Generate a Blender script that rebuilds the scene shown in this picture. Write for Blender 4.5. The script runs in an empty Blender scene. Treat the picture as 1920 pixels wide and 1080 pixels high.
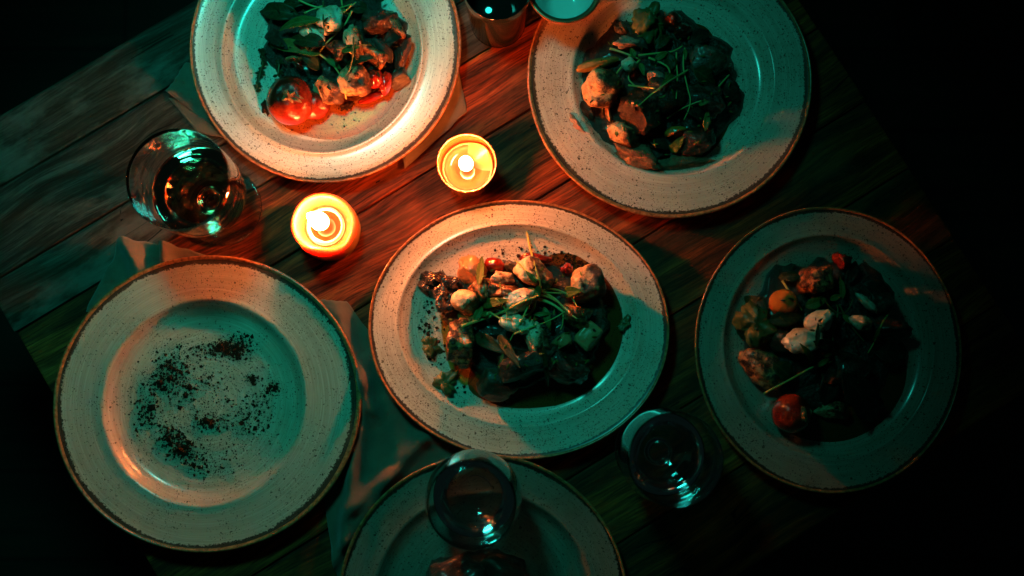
import bpy, bmesh, math, random
from mathutils import Vector, Matrix, noise, Euler
rnd = random.Random(11)
R = math.radians
S = bpy.context.scene
C = S.collection

# ------------------------------------------------------------------ camera, world, lamp, exposure
CAM_H, FOC, TILT = 1.0, 2000.0, R(5.15)          # height over the table, focal length in photo pixels (1920 wide), tilt off the vertical
cd = bpy.data.cameras.new('camera'); cam = bpy.data.objects.new('camera', cd); C.objects.link(cam)
cam.location = (0, 0, CAM_H); cam.rotation_euler = (TILT, 0, 0)
cd.sensor_width = 36; cd.lens = FOC / 1920 * 36; cd.clip_start = 0.02; cd.clip_end = 50
cd.dof.use_dof = True; cd.dof.focus_distance = 0.985; cd.dof.aperture_fstop = 4.0
S.camera = cam

W = bpy.data.worlds.new('World'); S.world = W; W.use_nodes = True
bg = W.node_tree.nodes['Background']; bg.inputs[0].default_value = (0.25, 0.8, 0.75, 1); bg.inputs[1].default_value = 0.0050

def lamp(name, loc, target, radius, power, color, cone):
    d = bpy.data.lights.new(name, 'SPOT'); d.shadow_soft_size = radius; d.energy = power; d.color = color; d.spot_size = R(cone); d.spot_blend = 1.0
    o = bpy.data.objects.new(name, d); C.objects.link(o); o.location = loc
    o.rotation_euler = (Vector(target) - Vector(loc)).to_track_quat('-Z', 'Y').to_euler()
    return o
lamp('teal_lamp', (-0.23, 0.46, 0.82), (-0.205, 0.20, 0), 0.075, 9.8, (0.030, 1.0, 0.78), 78)

FLAME_COL, FLAME_PILLAR, FLAME_VOTIVE = (1.0, 0.215, 0.052), 860.0, 1200.0

S.view_settings.view_transform = 'Standard'; S.view_settings.look = 'None'; S.view_settings.exposure = 0; S.view_settings.gamma = 1
S.render.engine = 'CYCLES'
cy = S.cycles
cy.use_denoising = True
try: cy.denoiser = 'OPENIMAGEDENOISE'
except Exception: pass
cy.max_bounces = 14; cy.transmission_bounces = 14; cy.glossy_bounces = 6; cy.diffuse_bounces = 3; cy.transparent_max_bounces = 16
cy.caustics_reflective = False; cy.caustics_refractive = True; cy.sample_clamp_indirect = 25.0; cy.blur_glossy = 0.5

# ------------------------------------------------------------------ helpers
def at(px, py, z=0.0):
    """the point at height z over the table top that stands at this place of the 1920 x 1080 picture"""
    d = Vector(((px - 960) / FOC, -(py - 540) / FOC, -1.0)); d.rotate(Euler((TILT, 0, 0)))
    return Vector((0, 0, CAM_H)) + d * ((z - CAM_H) / d.z)
def m_px(n, z=0.0): return n * (CAM_H - z) / FOC

def tag(o, label=None, cat=None, group=None, kind=None):
    for k, v in (('label', label), ('category', cat), ('group', group), ('kind', kind)):
        if v: o[k] = v
    return o
def empty(name, loc, rz=0):
    o = bpy.data.objects.new(name, None); C.objects.link(o); o.location = loc; o.rotation_euler = (0, 0, rz); o.empty_display_size = .02
    return o
def obj(name, verts, faces, mat, parent=None, origin=None, smooth=True, attrs=None, local=False):
    """one mesh object; verts are in the world unless local, origin sets where its own zero lies"""
    me = bpy.data.meshes.new(name)
    if local: vs = verts
    else:
        o0 = Vector(origin) if origin is not None else (Vector(parent.location) if parent else Vector((0, 0, 0)))
        vs = [tuple(Vector(v) - o0) for v in verts]
    me.from_pydata(vs, [], faces)
    if attrs:
        for k, data in attrs.items():
            if isinstance(data[0], (tuple, list)):
                a = me.attributes.new(k, 'FLOAT_VECTOR', 'POINT'); a.data.foreach_set('vector', [c for v in data for c in v])
            else:
                a = me.attributes.new(k, 'FLOAT', 'POINT'); a.data.foreach_set('value', data)
    me.materials.append(mat)
    if smooth: me.polygons.foreach_set('use_smooth', [True] * len(me.polygons))
    me.update()
    o = bpy.data.objects.new(name, me); C.objects.link(o)
    if parent is not None:
        o.parent = parent
        if not local and origin is not None: o.location = Vector(origin) - Vector(parent.location)
    elif not local and origin is not None: o.location = origin
    return o

# ------------------------------------------------------------------ materials
def new(name):
    m = bpy.data.materials.new(name); m.use_nodes = True; nt = m.node_tree
    b = nt.nodes['Principled BSDF']
    return m, nt, b
def nd(nt, typ, ins=None, **props):
    n = nt.nodes.new(typ)
    for k, v in props.items(): setattr(n, k, v)
    for k, v in (ins or {}).items():
        if isinstance(v, bpy.types.NodeSocket): nt.links.new(v, n.inputs[k])
        else: n.inputs[k].default_value = v
    return n
def link(nt, a, b): nt.links.new(a, b)
def ramp(nt, fac, stops, interp='LINEAR'):
    n = nt.nodes.new('ShaderNodeValToRGB'); cr = n.color_ramp; cr.interpolation = interp
    while len(cr.elements) < len(stops): cr.elements.new(0.5)
    for e, (p, c) in zip(cr.elements, stops):
        e.position = p; e.color = (c, c, c, 1) if not isinstance(c, tuple) else (*c, 1)
    link(nt, fac, n.inputs[0]); return n.outputs[0]
def mix(nt, fac, a, b, mode='MIX'):
    n = nt.nodes.new('ShaderNodeMix'); n.data_type = 'RGBA'; n.blend_type = mode
    for i, v in ((0, fac), (6, a), (7, b)):
        if isinstance(v, bpy.types.NodeSocket): link(nt, v, n.inputs[i])
        elif isinstance(v, tuple): n.inputs[i].default_value = (*v, 1)
        else: n.inputs[i].default_value = v
    return n.outputs[2]
def mth(nt, op, a, b=0.0, clamp=False):
    n = nt.nodes.new('ShaderNodeMath'); n.operation = op; n.use_clamp = clamp
    for i, v in ((0, a), (1, b)):
        if isinstance(v, bpy.types.NodeSocket): link(nt, v, n.inputs[i])
        else: n.inputs[i].default_value = v
    return n.outputs[0]
def bump(nt, b, h, strength, dist):
    n = nd(nt, 'ShaderNodeBump', {'Height': h, 'Strength': strength, 'Distance': dist}); link(nt, n.outputs[0], b.inputs['Normal'])
def noi(nt, vec, scale, detail=4, rough=.55, dim='3D'):
    return nd(nt, 'ShaderNodeTexNoise', {'Vector': vec, 'Scale': scale, 'Detail': detail, 'Roughness': rough}).outputs['Fac']

def glaze(seed, fleck, smoky, tone=1.0):
    m, nt, b = new('stoneware_glaze')
    pol = nd(nt, 'ShaderNodeAttribute', attribute_name='polar').outputs['Vector']
    t = nd(nt, 'ShaderNodeAttribute', attribute_name='ring').outputs['Fac']
    tc = nd(nt, 'ShaderNodeTexCoord').outputs['Object']
    off = nd(nt, 'ShaderNodeVectorMath', {0: tc, 1: (seed, seed * 1.7, 0)}, operation='ADD').outputs[0]
    brush = noi(nt, nd(nt, 'ShaderNodeVectorMath', {0: pol, 1: (1.6, 1.6, 34)}, operation='MULTIPLY').outputs[0], 1.0, 5, .6)
    brush2 = noi(nt, nd(nt, 'ShaderNodeVectorMath', {0: pol, 1: (2.5, 2.5, 110)}, operation='MULTIPLY').outputs[0], 1.0, 3, .6)
    cloud = noi(nt, off, 22, 4)
    col = mix(nt, ramp(nt, brush, [(.32, 0), (.68, 1)]), (.52, .45, .35), (.74, .68, .57))
    col = mix(nt, ramp(nt, brush2, [(.36, .34), (.52, 0)]), col, (.34, .26, .18))
    col = mix(nt, ramp(nt, cloud, [(.50, 0), (.75, .30 + smoky)]), col, (.40, .31, .22))
    # flecks of iron in the glaze: three sizes
    dens = noi(nt, off, 30, 3)
    for sc, rad, lo, hi in ((900, .40, .49, .72), (430, .32, .51, .80), (190, .20, .57, .95)):
        wob = nd(nt, 'ShaderNodeTexNoise', {'Vector': off, 'Scale': sc * 2.2, 'Detail': 1}).outputs['Color']
        v2 = nd(nt, 'ShaderNodeVectorMath', {0: wob, 1: (.9 / sc, .9 / sc, 0)}, operation='MULTIPLY').outputs[0]
        v3 = nd(nt, 'ShaderNodeVectorMath', {0: off, 1: v2}, operation='ADD').outputs[0]
        flat = nd(nt, 'ShaderNodeVectorMath', {0: v3, 1: (1, 1, .15)}, operation='MULTIPLY').outputs[0]
        vo = nd(nt, 'ShaderNodeTexVoronoi', {'Vector': flat, 'Scale': sc})
        cell = nd(nt, 'ShaderNodeSeparateColor', {0: vo.outputs['Color']})
        size = mth(nt, 'MULTIPLY', cell.outputs[0], rad)
        keep = mth(nt, 'GREATER_THAN', mth(nt, 'ADD', mth(nt, 'MULTIPLY', dens, 1.0), mth(nt, 'MULTIPLY', cell.outputs[1], fleck)), lo + .28)
        spot = mth(nt, 'MULTIPLY', mth(nt, 'LESS_THAN', vo.outputs['Distance'], mth(nt, 'ADD', size, .02)), keep)
        col = mix(nt, mth(nt, 'MULTIPLY', spot, .85), col, (.06, .028, .015))
    # dark ragged ring where the glaze breaks towards the lip
    angn = noi(nt, nd(nt, 'ShaderNodeVectorMath', {0: pol, 1: (1.7, 1.7, .4)}, operation='MULTIPLY').outputs[0], 1.0, 2)
    rag = noi(nt, off, 420, 3, .7)
    edge = mth(nt, 'ADD', t, mth(nt, 'ADD', mth(nt, 'MULTIPLY', mth(nt, 'SUBTRACT', rag, .5), .16), mth(nt, 'MULTIPLY', mth(nt, 'SUBTRACT', angn, .5), .20)))
    ring = ramp(nt, edge, [(0, 0), (.918, 0), (.928, .93), (1, .96)])
    link(nt, mth(nt, 'MULTIPLY', edge, .5), ring.node.inputs[0])
    col = mix(nt, ring, col, (.035, .014, .008))
    smear = noi(nt, nd(nt, 'ShaderNodeVectorMath', {0: off, 1: (1, 1.6, 1)}, operation='MULTIPLY').outputs[0], 14, 6, .7)
    col = mix(nt, ramp(nt, smear, [(.55, 0), (.72, .30)]), col, (.28, .18, .10))
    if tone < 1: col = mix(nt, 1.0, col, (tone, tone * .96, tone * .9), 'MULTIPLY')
    link(nt, col, b.inputs['Base Color'])
    link(nt, ramp(nt, brush, [(.3, .30), (.7, .20)]), b.inputs['Roughness'])
    b.inputs['Coat Weight'].default_value = .6; b.inputs['Coat Roughness'].default_value = .12
    bump(nt, b, mth(nt, 'ADD', brush, mth(nt, 'MULTIPLY', rag, .25)), .10, .0005)
    return m
def mat_rim():
    m, nt, b = new('bare_clay_rim')
    tc = nd(nt, 'ShaderNodeTexCoord').outputs['Object']
    n = noi(nt, tc, 260, 4, .65)
    link(nt, ramp(nt, n, [(.3, (.16, .055, .02)), (.55, (.44, .17, .065)), (.75, (.58, .26, .11))]), b.inputs['Base Color'])
    b.inputs['Roughness'].default_value = .26; bump(nt, b, n, .30, .0005)
    return m
def mat_wood(worn):
    m, nt, b = new('weathered_wood')
    tc = nd(nt, 'ShaderNodeTexCoord').outputs['Object']
    rd = nd(nt, 'ShaderNodeObjectInfo').outputs['Random']
    ro = nd(nt, 'ShaderNodeCombineXYZ', {0: mth(nt, 'MULTIPLY', rd, 7.3), 1: mth(nt, 'MULTIPLY', rd, 13.1), 2: mth(nt, 'MULTIPLY', rd, 3.7)}).outputs[0]
    p = nd(nt, 'ShaderNodeVectorMath', {0: tc, 1: ro}, operation='ADD').outputs[0]
    def st(x, y): return nd(nt, 'ShaderNodeVectorMath', {0: p, 1: (x, y, y)}, operation='MULTIPLY').outputs[0]
    warp = nd(nt, 'ShaderNodeTexNoise', {'Vector': st(5, 9), 'Scale': 1, 'Detail': 2}).outputs['Color']
    wv = nd(nt, 'ShaderNodeVectorMath', {0: warp, 1: (.0, .035, 0)}, operation='MULTIPLY').outputs[0]
    pw = nd(nt, 'ShaderNodeVectorMath', {0: p, 1: wv}, operation='ADD').outputs[0]
    def sw(x, y): return nd(nt, 'ShaderNodeVectorMath', {0: pw, 1: (x, y, y)}, operation='MULTIPLY').outputs[0]
    grain = noi(nt, sw(8, 95), 1, 8, .68)
    fine = noi(nt, sw(26, 560), 1, 4, .65)
    band = noi(nt, sw(2.2, 26), 1, 3, .5)
    wear = noi(nt, st(9, 22), 1, 5, .62)
    col = ramp(nt, grain, [(.33, (.014, .010, .008)), (.46, (.045, .036, .028)), (.57, (.11, .092, .075)), (.70, (.20, .17, .145))] if worn else
               [(.33, (.030, .006, .003)), (.46, (.20, .030, .007)), (.57, (.52, .082, .015)), (.70, (.78, .16, .028))])
    col = mix(nt, ramp(nt, band, [(.35, .65), (.6, 0)]), col, (.06, .024, .012))
    col = mix(nt, ramp(nt, fine, [(.36, .75), (.55, 0)]), col, (.022, .010, .006))
    col = mix(nt, ramp(nt, wear, [(.54, 0), (.66, .50 if worn else .22)]), col, (.22, .19, .16) if worn else (.40, .16, .07))
    tint = ramp(nt, rd, [(0, .80), (1, 1.05)]); col = mix(nt, 1.0, col, tint, 'MULTIPLY')
    crack = noi(nt, sw(3, 36), 1, 2, .4)
    cl = mth(nt, 'LESS_THAN', mth(nt, 'ABSOLUTE', mth(nt, 'SUBTRACT', crack, .5)), .0045)
    cm = mth(nt, 'MULTIPLY', cl, mth(nt, 'GREATER_THAN', noi(nt, st(6, 8), 1, 2), .56))
    col = mix(nt, cm, col, (.008, .004, .003))
    link(nt, col, b.inputs['Base Color'])
    link(nt, ramp(nt, grain, [(.3, .75), (.7, .58)]), b.inputs['Roughness']); b.inputs['Specular IOR Level'].default_value = .16
    h = mth(nt, 'ADD', mth(nt, 'ADD', mth(nt, 'MULTIPLY', grain, 1.0), mth(nt, 'MULTIPLY', fine, .55)), mth(nt, 'MULTIPLY', cm, -1.2))
    bump(nt, b, h, .75, .0012)
    return m
def mat_plain(name, col, rough=.5, **kw):
    m, nt, b = new(name); b.inputs['Base Color'].default_value = (*col, 1); b.inputs['Roughness'].default_value = rough
    for k, v in kw.items(): b.inputs[k.replace('_', ' ')].default_value = v
    return m
def mat_organic(name, stops, scale, rough=.4, bumpd=.0015, sss=0.0, sssr=(.006, .003, .0015), coat=0.0, scale2=None, char=None, croff=.55, detail=6, grad=0):
    """a cooked surface: noise-driven colours, seared patches of their own shape, fine relief"""
    m, nt, b = new(name)
    tc = nd(nt, 'ShaderNodeTexCoord').outputs['Object']
    rd = nd(nt, 'ShaderNodeObjectInfo').outputs['Random']
    ro = nd(nt, 'ShaderNodeCombineXYZ', {0: mth(nt, 'MULTIPLY', rd, 7.3), 1: mth(nt, 'MULTIPLY', rd, 5.1), 2: rd}).outputs[0]
    p = nd(nt, 'ShaderNodeVectorMath', {0: tc, 1: ro}, operation='ADD').outputs[0]
    n = noi(nt, p, scale, detail, .68)
    if grad:    # one side seared darker than the other
        g = nd(nt, 'ShaderNodeSeparateXYZ', {0: tc}).outputs[0]
        n = mth(nt, 'ADD', n, mth(nt, 'MULTIPLY', mth(nt, 'MULTIPLY', g, 60.0), grad))
    n2 = noi(nt, p, scale2 or scale * 4, 4, .6)
    col = ramp(nt, n, stops)
    if char:
        f = mth(nt, 'MULTIPLY', ramp(nt, n, [(croff - .06, 0), (croff + .05, 1)]), ramp(nt, n2, [(.34, .55), (.55, 1)]))
        col = mix(nt, f, col, char)
        dots = mth(nt, 'LESS_THAN', nd(nt, 'ShaderNodeTexVoronoi', {'Vector': p, 'Scale': 330.0}).outputs['Distance'], .16)
        col = mix(nt, mth(nt, 'MULTIPLY', dots, .8), col, (.03, .014, .008))
    link(nt, col, b.inputs['Base Color']); b.inputs['Roughness'].default_value = rough
    if sss:
        b.inputs['Subsurface Weight'].default_value = sss; b.inputs['Subsurface Radius'].default_value = sssr; b.inputs['Subsurface Scale'].default_value = 1.0
    if coat: b.inputs['Coat Weight'].default_value = coat; b.inputs['Coat Roughness'].default_value = .1
    bump(nt, b, mth(nt, 'ADD', n, mth(nt, 'MULTIPLY', n2, .5)), .7, bumpd)
    return m
def mat_leaf(name, a, c, vein, trans=.35):
    m, nt, b = new(name)
    uvw = nd(nt, 'ShaderNodeAttribute', attribute_name='blade').outputs['Vector']
    sp = nd(nt, 'ShaderNodeSeparateXYZ', {0: uvw})
    tc = nd(nt, 'ShaderNodeTexCoord').outputs['Object']
    n = noi(nt, tc, 180, 4)
    col = mix(nt, ramp(nt, n, [(.35, 0), (.65, 1)]), a, c)
    mid = mth(nt, 'LESS_THAN', mth(nt, 'ABSOLUTE', sp.outputs[1]), .09)
    side = mth(nt, 'LESS_THAN', mth(nt, 'ABSOLUTE', mth(nt, 'SUBTRACT', mth(nt, 'FRACT', mth(nt, 'SUBTRACT', mth(nt, 'MULTIPLY', sp.outputs[0], 6.0), mth(nt, 'ABSOLUTE', sp.outputs[1]))), .5)), .07)
    v = mth(nt, 'MAXIMUM', mid, mth(nt, 'MULTIPLY', side, .5))
    col = mix(nt, mth(nt, 'MULTIPLY', v, .7), col, vein)
    link(nt, col, b.inputs['Base Color']); b.inputs['Roughness'].default_value = .5; b.inputs['Specular IOR Level'].default_value = .28
    tr = nd(nt, 'ShaderNodeBsdfTranslucent', {'Color': col}); ms = nd(nt, 'ShaderNodeMixShader', {0: trans, 1: b.outputs[0], 2: tr.outputs[0]})
    link(nt, ms.outputs[0], nt.nodes['Material Output'].inputs[0])
    bump(nt, b, mth(nt, 'ADD', mth(nt, 'MULTIPLY', v, -.6), n), .5, .0008)
    return m
def mat_glass(name, tint=(1, 1, 1), ior=1.48):
    m, nt, b = new(name); b.inputs['Base Color'].default_value = (*tint, 1); b.inputs['Transmission Weight'].default_value = 1; b.inputs['Roughness'].default_value = 0.0; b.inputs['IOR'].default_value = ior
    return m
def mat_thin(name, tint, rough=.02, refl=1.5, body=None, bodyf=0):
    """a thin clear film or wall: light passes straight through tinted, the surface still mirrors by Fresnel"""
    m, nt, b = new(name)
    fc = nd(nt, 'ShaderNodeLayerWeight', {'Blend': .5}).outputs['Facing']
    fr = mth(nt, 'ADD', .035, mth(nt, 'MULTIPLY', mth(nt, 'POWER', fc, 4.5), .75))
    tr = nd(nt, 'ShaderNodeBsdfTransparent', {'Color': (*tint, 1)}); gl = nd(nt, 'ShaderNodeBsdfGlossy', {'Color': (1, 1, 1, 1), 'Roughness': rough})
    base = tr.outputs[0]
    if body:
        df = nd(nt, 'ShaderNodeBsdfDiffuse', {'Color': (*body, 1)})
        base = nd(nt, 'ShaderNodeMixShader', {0: bodyf, 1: base, 2: df.outputs[0]}).outputs[0]
    ms = nd(nt, 'ShaderNodeMixShader', {0: fr, 1: base, 2: gl.outputs[0]}); link(nt, ms.outputs[0], nt.nodes['Material Output'].inputs[0])
    return m
def mat_emit(name, col, strength):
    m, nt, b = new(name)
    t = nd(nt, 'ShaderNodeAttribute', attribute_name='up').outputs['Fac']
    st = mth(nt, 'MULTIPLY', ramp(nt, t, [(.06, .004), (.22, .05), (.42, 1), (1, 1)]), strength)
    e = nd(nt, 'ShaderNodeEmission', {'Color': (*col, 1), 'Strength': st})
    link(nt, e.outputs[0], nt.nodes['Material Output'].inputs[0]); m.cycles.emission_sampling = 'FRONT'; return m
def mat_linen():
    m, nt, b = new('linen_cloth')
    tc = nd(nt, 'ShaderNodeTexCoord').outputs['Object']
    wa = nd(nt, 'ShaderNodeTexWave', {'Vector': tc, 'Scale': 420.0, 'Distortion': 1.5}, bands_direction='X').outputs['Fac']
    wb = nd(nt, 'ShaderNodeTexWave', {'Vector': tc, 'Scale': 420.0, 'Distortion': 1.5}, bands_direction='Y').outputs['Fac']
    n = noi(nt, tc, 60, 4)
    w = mth(nt, 'MULTIPLY', mth(nt, 'ADD', wa, wb), .5)
    link(nt, mix(nt, ramp(nt, n, [(.3, 0), (.7, 1)]), mix(nt, w, (.09, .065, .045), (.15, .115, .08)), mix(nt, w, (.12, .09, .062), (.19, .15, .105))), b.inputs['Base Color'])
    b.inputs['Roughness'].default_value = .9; b.inputs['Sheen Weight'].default_value = .25
    bump(nt, b, mth(nt, 'ADD', w, n), .4, .0006)
    return m
M = {}
M['rim'] = mat_rim(); M['wood'] = mat_wood(0); M['worn'] = mat_wood(1); M['linen'] = mat_linen()
M['wax'] = mat_plain('candle_wax', (.46, .225, .095), .42, Subsurface_Weight=1.0, Subsurface_Radius=(.022, .0085, .0028), Subsurface_Scale=1.0)
M['melt'] = mat_plain('molten_wax', (.36, .160, .070), .06, Coat_Weight=1.0, Coat_Roughness=.03)
M['flame_a'] = mat_emit('candle_flame', FLAME_COL, FLAME_PILLAR); M['flame_b'] = mat_emit('candle_flame_small', FLAME_COL, FLAME_VOTIVE)
M['wick'] = mat_plain('charred_wick', (.05, .03, .02), .9)
M['glass'] = mat_glass('clear_glass', (.98, 1, .995)); M['holder'] = mat_thin('votive_glass', (.95, .86, .70), .06, 1.45, (.50, .17, .04), .16)
M['drink'] = mat_glass('amber_drink', (.80, .52, .34), 1.34); M['water'] = mat_glass('water', (.98, .99, 1), 1.333)
M['darkdrink'] = mat_plain('dark_drink', (.012, .008, .008), .05)
M['smoke_glass'] = mat_plain('black_glass', (.006, .010, .010), .12)
M['metal'] = mat_plain('copper_coat', (.40, .17, .09), .30, Metallic=.75)
M['enamel'] = mat_plain('pale_enamel', (.74, .76, .74), .16, Coat_Weight=.6)
M['jus'] = mat_thin('brown_jus', (.55, .28, .10), .10, 1.45, (.16, .065, .022), .28)
M['oil'] = mat_thin('golden_oil', (.90, .62, .25), .12, 1.45, (.30, .16, .03), .12)
M['film'] = mat_thin('orange_film', (.86, .50, .22), .38, 1.4, (.45, .17, .04), .22)
M['tomato'] = mat_organic('roast_tomato_skin', [(.32, (.10, .005, .002)), (.5, (.20, .012, .004)), (.66, (.32, .040, .010))], 70, .22, .0010, .3, (.006, .0015, .001), .4)
M['orange_tomato'] = mat_organic('orange_tomato_skin', [(.30, (.50, .10, .015)), (.6, (.66, .19, .03)), (.8, (.72, .27, .05))], 40, .18, .0006, .35, (.008, .003, .001), .6)
M['pepper'] = mat_organic('red_pepper_skin', [(.3, (.20, .007, .003)), (.7, (.33, .022, .008))], 60, .14, .0006, .3, (.006, .0015, .001), .7)
M['scar'] = mat_organic('tomato_scar', [(.35, (.05, .035, .02)), (.6, (.30, .17, .07))], 300, .6, .001)
M['mushroom'] = mat_organic('roast_mushroom', [(.32, (.68, .43, .23)), (.44, (.54, .28, .125)), (.53, (.28, .10, .04)), (.64, (.09, .035, .016))], 95, .42, .0016, .15, char=(.06, .02, .010), croff=.53, grad=.16)
M['pale'] = mat_organic('pale_mushroom', [(.34, (.76, .57, .38)), (.48, (.62, .39, .22)), (.57, (.36, .155, .065)), (.68, (.13, .05, .025))], 85, .40, .0014, .2, char=(.09, .035, .016), croff=.57, grad=.22)
M['chicken'] = mat_organic('seared_meat', [(.30, (.70, .36, .15)), (.47, (.46, .165, .055)), (.58, (.16, .045, .016)), (.72, (.03, .010, .006))], 120, .28, .0026, .1, coat=.5, char=(.03, .009, .005), croff=.52)
M['glazed'] = mat_organic('glazed_meat', [(.28, (.52, .20, .07)), (.48, (.27, .07, .02)), (.60, (.08, .02, .008)), (.74, (.018, .006, .004))], 130, .16, .0030, .05, coat=.9)
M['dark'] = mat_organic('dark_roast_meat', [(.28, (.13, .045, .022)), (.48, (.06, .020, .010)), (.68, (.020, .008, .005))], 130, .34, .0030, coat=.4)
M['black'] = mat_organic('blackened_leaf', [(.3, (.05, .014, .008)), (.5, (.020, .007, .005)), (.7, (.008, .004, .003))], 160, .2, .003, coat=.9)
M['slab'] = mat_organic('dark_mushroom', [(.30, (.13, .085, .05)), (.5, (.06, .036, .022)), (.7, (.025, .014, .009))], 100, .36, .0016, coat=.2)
M['cheese'] = mat_organic('fresh_cheese', [(.34, (.80, .74, .60)), (.52, (.72, .62, .45)), (.64, (.50, .34, .20))], 60, .38, .0012, .4, (.006, .004, .002), .15)
M['root'] = mat_organic('roast_root', [(.30, (.52, .27, .12)), (.55, (.44, .19, .075)), (.75, (.24, .085, .035))], 50, .34, .0010, .2, coat=.3)
M['grain'] = mat_organic('grain_crumble', [(.30, (.40, .20, .10)), (.5, (.24, .10, .05)), (.7, (.10, .04, .02))], 260, .55, .003)
M['flake'] = mat_organic('pink_flakes', [(.30, (.60, .36, .26)), (.5, (.42, .22, .16)), (.7, (.18, .085, .06))], 130, .5, .003, .15)
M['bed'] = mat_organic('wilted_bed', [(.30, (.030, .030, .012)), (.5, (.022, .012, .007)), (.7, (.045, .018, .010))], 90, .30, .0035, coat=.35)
M['crumb'] = mat_organic('dark_crumbs', [(.3, (.014, .006, .004)), (.7, (.045, .019, .010))], 900, .9, .0005)
for n_ in M['crumb'].node_tree.nodes:
    if n_.type == 'BSDF_PRINCIPLED': n_.inputs['Specular IOR Level'].default_value = .12
M['leaf'] = mat_leaf('fresh_leaf', (.075, .13, .024), (.14, .21, .045), (.24, .28, .09))
M['darkleaf'] = mat_leaf('dark_leaf', (.012, .026, .009), (.026, .045, .013), (.05, .07, .025), .2)
M['wilt'] = mat_leaf('wilted_leaf', (.016, .014, .008), (.035, .020, .012), (.05, .03, .015), .12)
M['edged'] = mat_leaf('courgette_skin', (.16, .13, .03), (.30, .17, .04), (.36, .22, .06), .25)
M['stem'] = mat_organic('green_stem', [(.3, (.34, .36, .08)), (.6, (.48, .43, .13)), (.8, (.54, .45, .17))], 60, .36, .0005, .1)
M['darkstem'] = mat_organic('dark_stem', [(.3, (.04, .06, .018)), (.7, (.10, .12, .035))], 60, .4, .0005)
M['floor'] = None

# ------------------------------------------------------------------ the table and the floor
ANG = math.atan2(210, 340)
U = Vector((math.cos(ANG), math.sin(ANG), 0)); V = Vector((math.sin(ANG), -math.cos(ANG), 0))
corner = at(-155, 305)
L_T, W_T, THK = .800, .735, .032
mid = corner + U * L_T / 2 + V * W_T / 2
table = tag(empty('wooden_table', (mid.x, mid.y, -.745), ANG), 'square dark wooden table of worn planks set with plates and candles', 'table')
def box(name, x0, x1, y0, y1, z0, z1, mat, parent, bev=.002, cut=None):
    bm = bmesh.new(); bmesh.ops.create_cube(bm, size=1)
    cx, cyy, cz = (x0 + x1) / 2, (y0 + y1) / 2, (z0 + z1) / 2
    for v in bm.verts: v.co = (v.co.x * (x1 - x0), v.co.y * (y1 - y0), v.co.z * (z1 - z0))
    if bev: bmesh.ops.bevel(bm, geom=bm.edges[:], offset=bev, segments=2, affect='EDGES', profile=.6)
    me = bpy.data.meshes.new(name); bm.to_mesh(me); bm.free(); me.materials.append(mat)
    o = bpy.data.objects.new(name, me); C.objects.link(o); o.parent = parent; o.location = (cx, cyy, cz)
    return o
edges = [0, .061, .137, .190, .262, .340, .424, .500, .578, .652, .735]
for i in range(10):
    y1 = W_T / 2 - edges[i] - .0006; y0 = W_T / 2 - edges[i + 1] + .0006
    e = rnd.uniform(-.002, .002)
    box('plank', -L_T / 2 + e, L_T / 2 + rnd.uniform(-.002, .002), y0, y1, .745 - THK, .745 - rnd.uniform(.0002, .0012), M['worn'] if i < 3 else M['wood'], table, .0022)
for y in (-1, 1):
    box('apron', -L_T / 2 + .06, L_T / 2 - .06, y * (W_T / 2 - .07) - .011, y * (W_T / 2 - .07) + .011, .745 - THK - .08, .7449 - THK, M['wood'], table, .002)
    for x in (-1, 1):
        cx, cyy = x * (L_T / 2 - .055), y * (W_T / 2 - .055)
        box('leg', cx - .03, cx + .03, cyy - .03, cyy + .03, 0, .7448 - THK, M['wood'], table, .004)
m, nt, b = new('dark_floor')
tc = nd(nt, 'ShaderNodeTexCoord').outputs['Object']
pv = nd(nt, 'ShaderNodeVectorMath', {0: tc, 1: (6, 60, 1)}, operation='MULTIPLY').outputs[0]
n = noi(nt, pv, 1, 5)
br = nd(nt, 'ShaderNodeTexBrick', {'Vector': tc, 'Scale': 1.0, 'Mortar Size': .004, 'Brick Width': 1.3, 'Row Height': .14, 'Color1': (.8, .8, .8, 1), 'Color2': (1, 1, 1, 1), 'Mortar': (.1, .1, .1, 1)}).outputs['Color']
link(nt, mix(nt, 1.0, ramp(nt, n, [(.3, (.012, .008, .006)), (.7, (.035, .022, .015))]), br, 'MULTIPLY'), b.inputs['Base Color'])
b.inputs['Roughness'].default_value = .6; bump(nt, b, n, .3, .001)
M['floor'] = m
fl = obj('floor', [(-4, -4, -.745), (4, -4, -.745), (4, 4, -.745), (-4, 4, -.745)], [(0, 1, 2, 3)], m, smooth=False)
tag(fl, 'dark wooden floor below the table, lost in shadow', None, None, 'structure')

# ------------------------------------------------------------------ plates
SEG = 160
def ell(cx, cyy, rx, ry, rot, z, th):
    c = at(cx, cyy, z); a, bb = m_px(rx, z), m_px(ry, z); r = R(rot)
    x, y = a * math.cos(th), bb * math.sin(th)
    return Vector((c.x + x * math.cos(r) - y * math.sin(r), c.y + x * math.sin(r) + y * math.cos(r), 0))
PROFILE_TOP = [(0, .0065), (.3, .0065), (.6, .0066), (.80, .0068), (.88, .0072), (.925, .0084), (.96, .0112), (.99, .0148), (1.02, .0177), (1.05, .0193), (1.085, .0199), (1.13, .0197), (1.16, .0195), (1.3, .0197), (1.5, .0204), (1.7, .0211), (1.86, .0219), (1.915, .0225)]
PROFILE_RIM = [(1.915, .0225), (1.94, .0235), (1.96, .0240), (1.98, .0240), (1.995, .0233), (2.0, .0221), (1.995, .0210), (1.98, .0202)]
PROFILE_BOT = [(1.98, .0202), (1.8, .0186), (1.4, .0154), (1.1, .0118), (1.0, .0085), (.93, .0045), (.90, .0022), (.87, .0016), (.84, .0022), (.82, .0036), (.4, .0040), (0, .0040)]
PLATES = {}
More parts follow.
